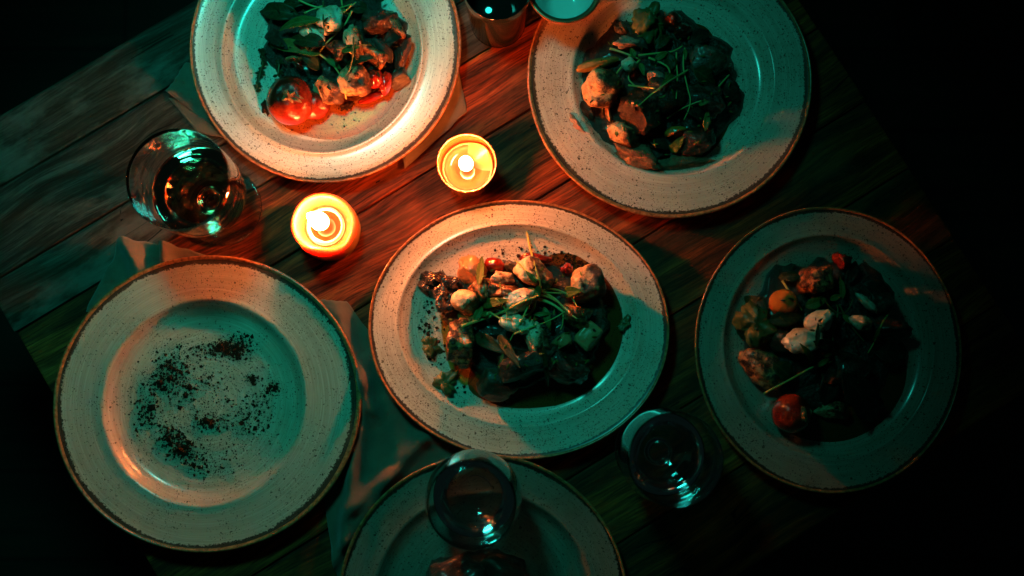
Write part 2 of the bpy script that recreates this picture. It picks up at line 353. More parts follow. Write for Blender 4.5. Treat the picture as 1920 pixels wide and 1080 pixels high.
def plate(key, label, outer, well, seed, fleck=.55, smoky=0.0, wob=.006, floor=.0065, tone=1.0):
    o0 = at(well[0], well[1], 0); o0.z = 0
    root = tag(empty('dinner_plate', o0), label, 'plate', 'speckled stoneware plates laid on the table')
    glz = glaze(seed, fleck, smoky, tone)
    th = [2 * math.pi * i / SEG for i in range(SEG)]
    Wp = [ell(*well, .0165, a) for a in th]; Op = [ell(*outer, .0245, a) for a in th]
    w2 = [1 + wob * (noise.noise(Vector((math.cos(a) * 1.6 + seed, math.sin(a) * 1.6, seed))) ) for a in th]
    zz = [.0008 * noise.noise(Vector((math.cos(a) * 1.3, math.sin(a) * 1.3 + seed, 4))) for a in th]
    wc = sum(Wp, Vector()) / SEG
    def build(name, prof, mat):
        vs, fs, ring, pol, rows = [], [], [], [], []
        for t, z in prof:
            if prof is PROFILE_TOP and t < 1.05: z = floor + (z - .0065) * (.0193 - floor) / (.0193 - .0065)
            if t == 0:
                rows.append([len(vs)]); vs.append((wc.x, wc.y, z)); ring.append(0.0); pol.append((0, 0, 0)); continue
            row = []
            for i in range(SEG):
                if t <= 1: p = wc + (Wp[i] - wc) * t
                else: p = Wp[i] + (Op[i] - Wp[i]) * (t - 1)
                p = wc + (p - wc) * (1 + (w2[i] - 1) * min(1, t))
                row.append(len(vs)); vs.append((p.x, p.y, z + zz[i] * max(0, t - .8))); ring.append(t); pol.append((math.cos(th[i]), math.sin(th[i]), t))
            rows.append(row)
        for a, bq in zip(rows, rows[1:]):
            for i in range(SEG):
                j = (i + 1) % SEG
                if len(a) == 1: fs.append((a[0], bq[i], bq[j]))
                elif len(bq) == 1: fs.append((a[i], bq[0], a[j]))
                else: fs.append((a[i], bq[i], bq[j], a[j]))
        return obj(name, vs, fs, mat, root, attrs={'ring': ring, 'polar': pol})
    build('plate_face', PROFILE_TOP, glz); build('rim_edge', PROFILE_RIM, M['rim']); build('plate_foot', PROFILE_BOT, M['rim'])
    PLATES[key] = (outer, well)
    return root
plate(1, 'speckled plate nearest the two candles with a large roasted red tomato', (610, 82, 262, 270, 0), (603, 96, 186, 194, 0), 1.0, .62, floor=.0125)
plate(2, 'speckled plate carrying the small copper cup on its rim', (1256, 147, 274, 270, -8), (1262, 148, 188, 184, 0), 2.3, .56)
plate(3, 'wide oval speckled plate heaped with food in the middle of the table', (973, 615, 284, 244, -3), (972, 607, 222, 184, -4), 3.1, .72, floor=.0085)
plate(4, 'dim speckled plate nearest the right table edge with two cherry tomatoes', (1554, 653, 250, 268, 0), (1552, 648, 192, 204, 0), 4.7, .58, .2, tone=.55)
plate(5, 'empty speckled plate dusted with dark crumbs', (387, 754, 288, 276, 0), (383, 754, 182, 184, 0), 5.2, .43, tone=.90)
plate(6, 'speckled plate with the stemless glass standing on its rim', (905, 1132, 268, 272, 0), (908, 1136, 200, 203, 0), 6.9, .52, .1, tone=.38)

# ------------------------------------------------------------------ lathe things: candles, glasses, cups
def smooth_profile(pts, n=4):
    out = []
    for i in range(len(pts) - 1):
        p0 = pts[max(0, i - 1)]; p1 = pts[i]; p2 = pts[i + 1]; p3 = pts[min(len(pts) - 1, i + 2)]
        for k in range(n):
            t = k / n
            out.append(tuple(.5 * (2 * p1[j] + (p2[j] - p0[j]) * t + (2 * p0[j] - 5 * p1[j] + 4 * p2[j] - p3[j]) * t * t + (3 * p1[j] - p0[j] - 3 * p2[j] + p3[j]) * t ** 3) for j in (0, 1)))
    out.append(pts[-1]); return [(max(0, r), z) for r, z in out]
def ripple(prof, z0, z1, amp=.00010, k=1250):
    return [(r + (amp * math.sin(z * k) if z0 < z < z1 else 0), z) for r, z in prof]
def lathe(name, prof, loc, mat, parent=None, seg=72, wob=0, seed=0, high=None):
    vs, fs, rows = [], [], []
    for r, z in prof:
        if r < 1e-6: rows.append([len(vs)]); vs.append((0, 0, z)); continue
        row = []
        for i in range(seg):
            a = 2 * math.pi * i / seg
            k = 1 + wob * noise.noise(Vector((math.cos(a) * 1.4, math.sin(a) * 1.4, z * 40 + seed)))
            row.append(len(vs)); vs.append((r * k * math.cos(a), r * k * math.sin(a), z + wob * .02 * noise.noise(Vector((math.cos(a), math.sin(a), seed + 9))) + (sum(h_ * math.exp(-(((math.degrees(a) - d_ + 180) % 360 - 180) / 30) ** 2) for d_, h_ in high) * min(1, max(0, (z - .026) / .012)) if high else 0)))
        rows.append(row)
    for a, b in zip(rows, rows[1:]):
        for i in range(seg):
            j = (i + 1) % seg
            if len(a) == 1 and len(b) == 1: continue
            if len(a) == 1: fs.append((a[0], b[j], b[i]))
            elif len(b) == 1: fs.append((a[i], a[j], b[0]))
            else: fs.append((a[i], a[j], b[j], b[i]))
    o = obj(name, vs, fs, mat, parent, local=True)
    if parent is None: o.location = loc
    return o
def tube(pts, radii, seg=6):
    """tube round a smooth line through the points: verts, faces"""
    P = [Vector(p) for p in pts]; line, rad = [], []
    for i in range(len(P) - 1):
        p0, p1, p2, p3 = P[max(0, i - 1)], P[i], P[i + 1], P[min(len(P) - 1, i + 2)]
        for k in range(4):
            t = k / 4
            line.append(.5 * (2 * p1 + (p2 - p0) * t + (2 * p0 - 5 * p1 + 4 * p2 - p3) * t * t + (3 * p1 - p0 - 3 * p2 + p3) * t ** 3)); rad.append(radii[i] + (radii[i + 1] - radii[i]) * t)
    line.append(P[-1]); rad.append(radii[-1])
    vs, fs = [], []; n0 = Vector((0, 0, 1))
    for i, p in enumerate(line):
        d = (line[min(i + 1, len(line) - 1)] - line[max(i - 1, 0)]).normalized()
        n1 = (n0 - d * n0.dot(d))
        if n1.length < 1e-4: n1 = d.orthogonal()
        n1.normalize(); n0 = n1; n2 = d.cross(n1)
        for k in range(seg):
            a = 2 * math.pi * k / seg; vs.append(p + (n1 * math.cos(a) + n2 * math.sin(a)) * rad[i])
    for i in range(len(line) - 1):
        for k in range(seg):
            q = (k + 1) % seg; fs.append((i * seg + k, i * seg + q, (i + 1) * seg + q, (i + 1) * seg + k))
    fs.append(tuple(range(seg))[::-1]); fs.append(tuple((len(line) - 1) * seg + k for k in range(seg)))
    return vs, fs
def flame(loc, h, r, lean, mat, parent):
    seg, rows = 20, 18; vs, fs = [], []
    for i in range(rows + 1):
        t = i / rows; rr = r * (math.sin(math.pi * min(1, t ** .62)) ** .75) * (1 - .25 * t) if 0 < i < rows else 1e-5
        for k in range(seg):
            a = 2 * math.pi * k / seg
            vs.append((rr * math.cos(a) + lean[0] * t ** 1.3, rr * math.sin(a) + lean[1] * t ** 1.3, h * t))
    for i in range(rows):
        for k in range(seg):
            q = (k + 1) % seg; fs.append((i * seg + k, i * seg + q, (i + 1) * seg + q, (i + 1) * seg + k))
    o = obj('flame', vs, fs, mat, parent, local=True, attrs={'up': [i / rows for i in range(rows + 1) for k in range(seg)]}); o.location = loc; return o

# pillar candle, hollowed by its own flame
pc = at(604, 419, .042); pc.z = 0
cand = tag(empty('pillar_candle', pc), 'thick bare wax candle burning by the stemmed glass, largest flame', 'candle', 'lit candles on the table')
lathe('wax_body', smooth_profile([(0, .0005), (.027, .0005), (.0292, .002), (.0296, .02), (.0294, .036), (.0285, .0405), (.0265, .0415), (.0245, .0400), (.0225, .0340), (.0203, .0270), (.0192, .0240), (.0188, .0232)], 3) + [(.0186, .0228), (0, .0226)], pc, M['wax'], cand, wob=.03, high=((258, .0185), (92, -.0015), (14, -.0085), (-42, -.0075)))
lathe('molten_wax', [(0, .0228), (.0187, .0229), (.0186, .0242), (.0172, .0234), (.012, .0231), (0, .0232)], pc, M['melt'], cand, seg=56)
v, f = tube([(.001, .001, .022), (.0005, .001, .029), (-.0015, .0018, .034)], [.0012, .0011, .0009]); obj('wick', v, f, M['wick'], cand, local=True)
flame((-.001, .0015, .0305), .034, .0088, (-.0085, .0036), M['flame_a'], cand)
# votive candle in its glass
vc = at(875, 306, .057); vc.z = 0
vot = tag(empty('votive_candle', vc), 'small candle burning in a clear glass cup between the upper plates', 'candle', 'lit candles on the table')
gp = [(0, .0005), (.0205, .0005), (.0218, .002), (.0232, .018), (.0252, .046), (.0258, .0497), (.0264, .0500), (.0268, .0495)]
gi = [(.0240, .0470), (.0222, .02), (.0208, .006), (.019, .0045), (0, .0042)]
outer_g = smooth_profile([(0, .0005), (.0205, .0005), (.0222, .002), (.0238, .018), (.0262, .054), (.0268, .0577)], 3) + [(.0264, .0583), (.0258, .0580)]
lathe('glass_cup', outer_g + smooth_profile([(.0253, .0550), (.0230, .02), (.0213, .006), (.0195, .0046), (0, .0042)], 3), vc, M['holder'], vot, seg=80)
lathe('wax_body', [(0, .0048), (.019, .0050), (.0212, .0065), (.0224, .0195), (.0234, .0375), (.0226, .0388), (.0216, .0378), (.0209, .0375), (0, .0373)], vc, M['wax'], vot, high=((40, .0125),))  # wax lip added on one side to shade the plate beside it
lathe('molten_wax', [(0, .0376), (.0211, .0378), (.0210, .0384), (.014, .0379), (0, .0379)], vc, M['melt'], vot, seg=56)
v, f = tube([(0, -.001, .0376), (0, -.001, .0425), (-.0008, 0, .0460)], [.0011, .001, .0008]); obj('wick', v, f, M['wick'], vot, local=True)
flame((-.0006, -.0002, .0440), .032, .0068, (-.0008, .0015), M['flame_b'], vot)

# stemmed glass
g1 = at(333, 336, .139); g1.z = 0
wg = tag(empty('stemmed_glass', g1), 'short stemmed glass with amber drink beside the pillar candle', 'glass', 'drinking glasses on the table')
outer = smooth_profile([(0, .0008), (.033, .0008), (.0362, .0020), (.0368, .0034), (.0354, .0046), (.0325, .0048), (.018, .0060), (.0085, .0100), (.0062, .018), (.0068, .028), (.0130, .0360), (.0270, .0460), (.0370, .0620), (.0408, .0820), (.0420, .1080), (.0424, .1380)], 4)
inner = ripple(smooth_profile([(.0421, .1392), (.0414, .1384), (.0408, .1080), (.0396, .0820), (.0357, .0628), (.0255, .0480), (.0130, .0405), (0, .0390)], 9), .012, .12, .00017, 1400)
lathe('glass_body', outer + inner, g1, M['glass'], wg, seg=112)
lathe('drink', [(0, .0393)] + smooth_profile([(.0128, .0409), (.0252, .0484), (.0353, .0630), (.0391, .0815), (.0394, .0835)], 4) + [(.0388, .0830), (.036, .0828), (0, .0828)], g1, M['drink'], wg, seg=96)
# rounded short-stemmed water glass
g2 = at(1268, 862, .128); g2.z = 0
wg2 = tag(empty('water_glass', g2), 'round water glass between the oval plate and the dim right plate', 'glass', 'drinking glasses on the table')
outer = smooth_profile([(0, .0008), (.034, .0008), (.0368, .0016), (.0370, .0026), (.034, .0036), (.018, .0058), (.0095, .0090), (.0085, .016), (.0100, .022), (.0210, .0290), (.0335, .0420), (.0400, .0600), (.0412, .0800), (.0400, .1050), (.0386, .1270)], 4)
inner = ripple(smooth_profile([(.0382, .1284), (.0378, .1274), (.0391, .1050), (.0403, .0800), (.0391, .0606), (.0326, .0434), (.0200, .0320), (.009, .0280), (0, .0275)], 9), .012, .12, .00017, 1400)
lathe('glass_body', outer + inner, g2, M['glass'], wg2, seg=112)
lathe('drink', [(0, .0278)] + smooth_profile([(.0088, .0283), (.0197, .0324), (.0318, .0444), (.0365, .0535)], 4) + [(.036, .0532), (.034, .0531), (0, .0531)], g2, M['water'], wg2, seg=96)
# stemless glass standing on the rim of the lowest plate
g3 = at(884, 946, .125); g3.z = .0222
wg3 = tag(empty('stemless_glass', g3), 'rounded stemless glass in front of the oval plate, nearest the bottom of the picture', 'glass', 'drinking glasses on the table')
outer = smooth_profile([(0, .0004), (.013, .0004), (.0160, .0018), (.0240, .0070), (.0350, .0220), (.0404, .0420), (.0412, .0600), (.0392, .0830), (.0362, .1020)], 4)
inner = ripple(smooth_profile([(.0358, .1032), (.0351, .1022), (.0380, .0830), (.0399, .0600), (.0391, .0425), (.0338, .0240), (.0225, .0110), (.010, .0080), (0, .0076)], 9), .012, .12, .00017, 1400)
lathe('glass_body', outer + inner, g3, M['glass'], wg3, seg=112)
lathe('drink', [(0, .0079)] + smooth_profile([(.0098, .0083), (.0222, .0114), (.0334, .0244), (.0362, .0315)], 4) + [(.0358, .0312), (.033, .0311), (0, .0311)], g3, M['water'], wg3, seg=96)
# dark tumbler between the two upper plates, cut by the picture's top edge
g4 = at(932, -22, .085); g4.z = 0
tb = tag(empty('dark_tumbler', g4), 'dark smoked tumbler at the top between the two upper plates', 'glass', 'drinking glasses on the table')
lathe('glass_body', smooth_profile([(0, .0006), (.024, .0006), (.0265, .003), (.0285, .04), (.0302, .083)], 4) + smooth_profile([(.0296, .0850), (.0288, .0840), (.0268, .04), (.0250, .010), (.022, .008), (0, .0078)], 4), g4, M['smoke_glass'], tb)
lathe('drink', [(0, .0081), (.0218, .0083), (.0246, .0105), (.0268, .048), (.0266, .0482), (0, .0480)], g4, M['darkdrink'], tb)
# small cup with a copper coat standing on plate 2's rim
cp = at(1058, -24, .070); cp.z = .0206
cu = tag(empty('copper_cup', cp), 'small copper sauce cup with pale inside on the rim of the plate', 'cup')
lathe('cup_shell', smooth_profile([(0, .0004), (.016, .0004), (.0185, .0016), (.0225, .012), (.0285, .030), (.0328, .0465), (.0338, .0490)], 4) + [(.0336, .0499), (.0322, .0503), (.0300, .0499), (.0288, .0488)], cp, M['metal'], cu)
lathe('cup_lining', smooth_profile([(.0288, .0488), (.0280, .0460), (.0258, .0310), (.0215, .0140), (.0150, .0058), (.006, .0042), (0, .0040)], 4), cp, M['enamel'], cu)

# ------------------------------------------------------------------ napkins
def napkin(name, label, layers, seed):
    o0 = at(layers[0][0][0][0], layers[0][0][0][1], 0); root = tag(empty(name, o0), label, 'napkin', 'linen napkins under the plates')
    for quad, zf, n in layers:
        vs, fs = [], []; A, B, Cc, D = [Vector((*p, 0)) for p in quad]; base = len(vs); T = .0011
        for lay in (0, 1):
            for j in range(n + 1):
                for i in range(n + 1):
                    u, w = i / n, j / n
                    p = A * (1 - u) * (1 - w) + B * u * (1 - w) + Cc * u * w + D * (1 - u) * w
                    e = 3.0
                    p.x += e * noise.noise(Vector((u * 5, w * 5, seed))); p.y += e * noise.noise(Vector((u * 5, w * 5, seed + 7)))
                    q = at(p.x, p.y, 0); z = .0012 + max(0, zf(p.x, p.y, u, w) * (1 + .5 * noise.noise(Vector((p.x * .022, p.y * .022, seed + 4)))) + .0034 * noise.noise(Vector((p.x * .03, p.y * .03, seed))) + .0011 * noise.noise(Vector((p.x * .09, p.y * .09, seed))))
                    vs.append((q.x, q.y, z + (T if lay == 0 else 0)))
        N = n + 1; off = N * N
        def idx(i, j, l): return base + l * off + j * N + i
        for j in range(n):
            for i in range(n):
                fs.append((idx(i, j, 0), idx(i, j + 1, 0), idx(i + 1, j + 1, 0), idx(i + 1, j, 0)))
                fs.append((idx(i, j, 1), idx(i + 1, j, 1), idx(i + 1, j + 1, 1), idx(i, j + 1, 1)))
        for k in range(n):
            fs.append((idx(k, 0, 0), idx(k + 1, 0, 0), idx(k + 1, 0, 1), idx(k, 0, 1))); fs.append((idx(k, n, 1), idx(k + 1, n, 1), idx(k + 1, n, 0), idx(k, n, 0)))
            fs.append((idx(0, k, 1), idx(0, k + 1, 1), idx(0, k + 1, 0), idx(0, k, 0))); fs.append((idx(n, k, 0), idx(n, k + 1, 0), idx(n, k + 1, 1), idx(n, k, 1)))
        obj('cloth_fold', vs, fs, M['linen'], root)
    return root
def ridge(ax, ay, bx, by, w, h):
    d = Vector((bx - ax, by - ay)); L = d.length; d /= L
    def f(x, y):
        t = (x - ax) * d.x + (y - ay) * d.y; s = (x - ax) * d.y - (y - ay) * d.x
        k = 1 if 0 <= t <= L else math.exp(-(min(abs(t), abs(t - L)) / 30) ** 2)
        return h * math.exp(-(s / w) ** 2) * k
    return f
def under(key, x, y):
    """1 outside the plate's well, 0 under its foot: cloth lies flat where a plate presses on it"""
    o, w = PLATES[key]; d = math.hypot((x - w[0]) / w[2], (y - w[1]) / w[3]); return min(1, max(0, (d - 1.0) / .42))
r1 = ridge(318, 178, 440, 205, 16, .006)
napkin('napkin', 'folded linen napkin sticking out both sides under the tomato plate', [
    ([(352, 120), (318, 177), (430, 262), (560, 140)], lambda x, y, u, w: (r1(x, y) + .003) * under(1, x, y), 28),
    ([(319, 186), (372, 250), (470, 268), (440, 190)], lambda x, y, u, w: .0015 * under(1, x, y), 16),
    ([(858, 120), (876, 211), (760, 318), (700, 100)], lambda x, y, u, w: .004 * under(1, x, y) * (1 - u * .5), 20)], 1)
r2 = ridge(235, 450, 330, 600, 20, .010); r3 = ridge(308, 455, 330, 580, 12, .008)
napkin('napkin', 'crumpled linen napkin peeping out above the crumb dusted plate', [
    ([(233, 447), (325, 463), (420, 640), (165, 585)], lambda x, y, u, w: (r2(x, y) + .003) * under(5, x, y), 30),
    ([(306, 453), (415, 488), (450, 640), (310, 600)], lambda x, y, u, w: (.004 + r3(x, y)) * under(5, x, y), 24)], 2)
r4 = ridge(795, 822, 672, 945, 15, .019); r5 = ridge(640, 600, 700, 760, 16, .013); r6 = ridge(690, 690, 650, 1000, 14, .014); r7 = ridge(735, 900, 620, 1060, 12, .013)
def both(x, y): return min(under(5, x, y), under(3, x, y), under(6, x, y))
napkin('napkin', 'long rumpled linen napkin running between the oval plate and the crumb plate', [
    ([(592, 562), (652, 566), (735, 680), (600, 720)], lambda x, y, u, w: (.003 + r5(x, y)) * both(x, y), 22),
    ([(560, 655), (730, 648), (880, 850), (645, 1150)], lambda x, y, u, w: (r4(x, y) + r5(x, y) + r6(x, y) + r7(x, y)) * both(x, y), 52)], 3)

# ------------------------------------------------------------------ food
MOUND = {1: (628, 75, 150, 130, .022), 2: (1235, 165, 170, 155, .020), 3: (985, 605, 185, 140, .024), 4: (1545, 625, 165, 165, .020), 6: (900, 1135, 130, 110, .022)}
FLOOR_Z = .0068
FLOORS = {1: .0128, 2: .0068, 3: .0088, 4: .0068, 5: .0068, 6: .0068}
def hm(key, x, y):
    if key not in MOUND: return FLOORS[key]
    cx, cyy, rx, ry, h = MOUND[key]; d2 = ((x - cx) / rx) ** 2 + ((y - cyy) / ry) ** 2
    return FLOORS[key] + (h * (1 - d2) ** .8 if d2 < 1 else 0)
def ico(sub):
    bm = bmesh.new(); bmesh.ops.create_icosphere(bm, subdivisions=sub, radius=1)
    v = [tuple(x.co) for x in bm.verts]; f = [tuple(q.index for q in p.verts) for p in bm.faces]; bm.free(); return v, f
ICO = {k: ico(k) for k in (1, 2, 3, 4)}
from mathutils.bvhtree import BVHTree
PIECES = {k: [] for k in range(1, 7)}
def remember(key, o):
    vs = [o.matrix_basis @ v.co for v in o.data.vertices]
    if o.parent: vs = [Vector(o.parent.location) + v for v in vs]
    xs = [v.x for v in vs]; ys = [v.y for v in vs]
    PIECES[key].append((min(xs), max(xs), min(ys), max(ys), BVHTree.FromPolygons(vs, [tuple(p.vertices) for p in o.data.polygons])))
    return o
def top(key, px, py):
    """height of whatever lies topmost on this plate at that place"""
    z = hm(key, px, py)
    for _ in range(2):
        p = at(px, py, z); z2 = hm(key, px, py)
        for x0, x1, y0, y1, b in PIECES[key]:
            if x0 <= p.x <= x1 and y0 <= p.y <= y1:
                h = b.ray_cast(Vector((p.x, p.y, .3)), Vector((0, 0, -1)))
                if h[0] is not None: z2 = max(z2, h[0].z)
        z = z2
    return z
def lump(name, key, px, py, rx, ry, rot, th, mat, seed, rough=.16, boxy=1.0, lift=0.0, tilt=(0, 0), fine=.05, sub=4, dent=None, parent=None, wedge=0.0, cuts=None):
    """one piece of food: a lobed, uneven solid, rx and ry in picture pixels, th its thickness in metres"""
    z0 = hm(key, px, py) + th * .30 + lift
    c = at(px, py, z0); vs = []
    sx, sy, sz = m_px(rx, z0), m_px(ry, z0), th * .5
    if cuts is None: cuts = 0 if (fine < .03 or dent or name in ('cheese', 'dried_leaf', 'herb_clump')) else 3
    rc = random.Random(seed * 7.7); planes = []
    for i in range(cuts):
        a_ = rc.uniform(0, 6.28); e_ = rc.uniform(-.15, .75); planes.append((Vector((math.cos(a_) * math.cos(e_), math.sin(a_) * math.cos(e_), math.sin(e_))), rc.uniform(.45, .75)))
    for x, y, z in ICO[sub][0]:
        p = Vector((x, y, z))
        for n_, c_ in planes:
            d_ = p.dot(n_)
            if d_ > c_: p -= n_ * (d_ - c_) * .9
        if boxy != 1.0: p = Vector([math.copysign(abs(k) ** boxy, k) for k in p])
        n = noise.noise(Vector((x, y, z)) * 1.15 + Vector((seed * 3.1, seed, 0))) * rough * 1.9
        n += noise.noise(Vector((x, y, z)) * 3.1 + Vector((seed, 5, seed))) * rough * .8
        n += noise.noise(Vector((x, y, z)) * 8.5 + Vector((2, seed, 5))) * fine
        n += noise.noise(Vector((x, y, z)) * 19 + Vector((2, 8, seed))) * fine * .5
        k = 1 + n
        if dent:
            dd = (p.normalized() - Vector(dent[:3]).normalized()).length; k -= dent[3] * math.exp(-(dd / dent[4]) ** 2)
        q = Vector((p.x * k * sx * (1 - wedge * p.y), p.y * k * sy, p.z * k * sz)); vs.append(q)
    e = Euler((R(tilt[0]), R(tilt[1]), R(rot))); vs = [e.to_matrix() @ q for q in vs]
    o = obj(name, vs, ICO[sub][1], mat, parent, local=True)
    o.location = c if parent is None else c - parent.location
    return remember(key, o)
def leafmesh(key, b, t, w, z=.004, curl=.25, cup=.3, seed=0, wave=.1, zt=None, shape=.75, nu=12, nv=6, crinkle=0.0):
    """a blade from pixel b to pixel t, w pixels wide at its widest"""
    k_ = lambda q: max(.0012, (q - .012) * .45 + .002)
    zb = top(key, *b) + k_(z); zt_ = top(key, *t) + k_(z if zt is None else zt)
    zm = max(top(key, b[0] + (t[0] - b[0]) * q, b[1] + (t[1] - b[1]) * q) - (zb + (zt_ - zb) * q) for q in (.25, .5, .75)) + .001
    if zm > 0: zb += zm * .6; zt_ += zm * .6
    A, B = at(b[0], b[1], zb), at(t[0], t[1], zt_); d = B - A; L = d.length; x = d.normalized(); y = Vector((0, 0, 1)).cross(x).normalized(); n = x.cross(y)
    hw = m_px(w, zb) / 2; vs, at_, fs = [], [], []
    for lay in (0, 1):
        for i in range(nu + 1):
            u = i / nu; prof = (math.sin(math.pi * min(1, u ** shape * .97 + .015))) ** .8
            for j in range(nv + 1):
                s = j / nv * 2 - 1; k = 1 + wave * noise.noise(Vector((u * 4, s * 1.5, seed)))
                p = A + x * (L * u) + y * (hw * prof * s * k) + n * (curl * L * math.sin(math.pi * u) * .5 + cup * hw * prof * s * s - .0004 * lay * (1 if 0 < i < nu else .4))
                p += n * (wave * hw * .9 * noise.noise(Vector((u * 5, s * 3, seed + 3))) + crinkle * noise.noise(Vector((u * 7 + seed, s * 5, 1))))
                if crinkle: p += y * crinkle * .8 * noise.noise(Vector((u * 6, s * 4 + seed, 8)))
                vs.append(p); at_.append((u, s, 0))
    N, K = (nu + 1) * (nv + 1), nv + 1
    for i in range(nu):
        for j in range(nv):
            a, b2, c2, d2 = i * K + j, (i + 1) * K + j, (i + 1) * K + j + 1, i * K + j + 1
            fs.append((a, b2, c2, d2)); fs.append((N + a, N + d2, N + c2, N + b2))
    for i in range(nu):
        for j in (0, nv):
            a, b2 = i * K + j, (i + 1) * K + j; fs.append((a, N + a, N + b2, b2) if j == 0 else (a, b2, N + b2, N + a))
    return vs, fs, at_, A
def leaf(name, key, b, t, w, mat, parent=None, **kw):
    vs, fs, a, A = leafmesh(key, b, t, w, **kw)
    o = obj(name, vs, fs, mat, parent, origin=A, attrs={'blade': a})
    return remember(key, o)
def stem(name, key, pts, r, mat, parent=None, zs=None):
    Q = []
    for i in range(len(pts) - 1):
        a, b = pts[i], pts[i + 1]; n = max(1, int(math.hypot(b[0] - a[0], b[1] - a[1]) / 9))
        for k in range(n):
            t = k / n; za, zb = (a[2] if len(a) > 2 else .006), (b[2] if len(b) > 2 else .006)
            Q.append((a[0] + (b[0] - a[0]) * t, a[1] + (b[1] - a[1]) * t, za + (zb - za) * t))
    Q.append((pts[-1][0], pts[-1][1], pts[-1][2] if len(pts[-1]) > 2 else .006))
    rr = m_px(r); Z = [top(key, x, y) for x, y, z in Q]
    Zs = [max(Z[i], sum(Z[max(0, i - 3):i + 4]) / len(Z[max(0, i - 3):i + 4])) + rr * .9 + max(0, (Q[i][2] - .012) * .30) for i in range(len(Q))]
    Zs = [sum(Zs[max(0, i - 1):i + 2]) / len(Zs[max(0, i - 1):i + 2]) for i in range(len(Q))]
    # a stem bends smoothly: thin the samples before the spline
    keep = sorted(set(list(range(0, len(Q), 2)) + [len(Q) - 1]))
    P = [at(Q[i][0] + 1.5 * noise.noise(Vector((Q[i][0] * .05, Q[i][1] * .05, 3))), Q[i][1], Zs[i]) for i in keep]
    if len(P) == 1: P.append(P[0] + Vector((.002, 0, 0)))
    n = len(P); v, f = tube(P, [rr * (1 - .45 * i / (n - 1)) for i in range(n)])
    return obj(name, v, f, mat, parent, origin=P[0])
def sprig(label, key, stems, leaves, r=2.2, mat='stem', lmat='leaf', group=None, name='sprig', cat='herb sprig'):
    p0 = stems[0][0]; root = tag(empty(name, at(p0[0], p0[1], hm(key, p0[0], p0[1]))), label, cat, group)
    for s_ in stems: stem('stem', key, s_, r, M[mat], root)
    for i, l in enumerate(leaves): leaf('leaf', key, l[0], l[1], l[2], M[lmat], root, z=l[3] if len(l) > 3 else .010, seed=i + p0[0], curl=.22, cup=.25)
    return root
def F(name, label, cat, key, px, py, rx, ry, rot, th, mat, seed, group=None, **kw):
    return tag(lump(name, key, px, py, rx, ry, rot, th, M[mat], seed, **kw), label, cat, group)

def bed(key, label, inset=.92, seed=0):
    FLOOR_Z = FLOORS[key]; cx, cyy, rx, ry, h = MOUND[key]; rr, nn = 26, 72; vs, fs = [], []; c0 = at(cx, cyy, FLOOR_Z)
    for i in range(rr + 1):
        t = i / rr
        for k in range(nn):
            a = 2 * math.pi * k / nn; q = Vector((math.cos(a), math.sin(a), 0))
            e = inset * (1 + .24 * noise.noise(q * 2.2 + Vector((seed, 0, 3))) + .08 * noise.noise(q * 7 + Vector((seed, 2, 3))))
            x, y = cx + rx * t * e * q.x, cyy + ry * t * e * q.y
            z = FLOOR_Z + (hm(key, x, y) - FLOOR_Z) * .75 + .007 * noise.noise(Vector((x * .045, y * .045, seed))) * (1 - t * t) + .0030 * noise.noise(Vector((x * .13, y * .13, seed)))
            if i == rr: z = FLOOR_Z - .001
            vs.append(at(x, y, max(z, FLOOR_Z - .001)))
    for i in range(rr):
        for k in range(nn):
            q = (k + 1) % nn; fs.append((i * nn + k, (i + 1) * nn + k, (i + 1) * nn + q, i * nn + q))
    return tag(obj('wilted_bed', vs, fs, M['bed'], origin=c0), label, 'wilted greens', None, 'stuff')
def pool(key, label, pts, mat, cat='sauce', h=.0007, seed=0):
    """a thin film of liquid on the plate's floor with a closed outline"""
    FLOOR_Z = FLOORS[key]; n = len(pts); out = []
    for i in range(n):
        p0, p1, p2, p3 = (Vector(pts[(i + k - 1) % n]) for k in range(4))
        for k in range(6):
            t = k / 6; out.append(.5 * (2 * p1 + (p2 - p0) * t + (2 * p0 - 5 * p1 + 4 * p2 - p3) * t * t + (3 * p1 - p0 - 3 * p2 + p3) * t ** 3))
    cx = sum(p.x for p in out) / len(out); cyy = sum(p.y for p in out) / len(out); vs, fs = [], []
    T = [0, .3, .6, .8, .92, 1.0]
    N = len(out)
    for t in T:
        for p in out:
            x, y = cx + (p.x - cx) * t, cyy + (p.y - cyy) * t
            vs.append(at(x, y, FLOOR_Z + .0003 + h * (1 - t ** 6) + .00012 * noise.noise(Vector((x * .05, y * .05, seed)))))
    for i in range(len(T) - 1):
        for k in range(N):
            q = (k + 1) % N; fs.append((i * N + k, (i + 1) * N + k, (i + 1) * N + q, i * N + q))
    return tag(obj('sauce_pool', vs, fs, M[mat], origin=at(cx, cyy, FLOOR_Z)), label, cat)
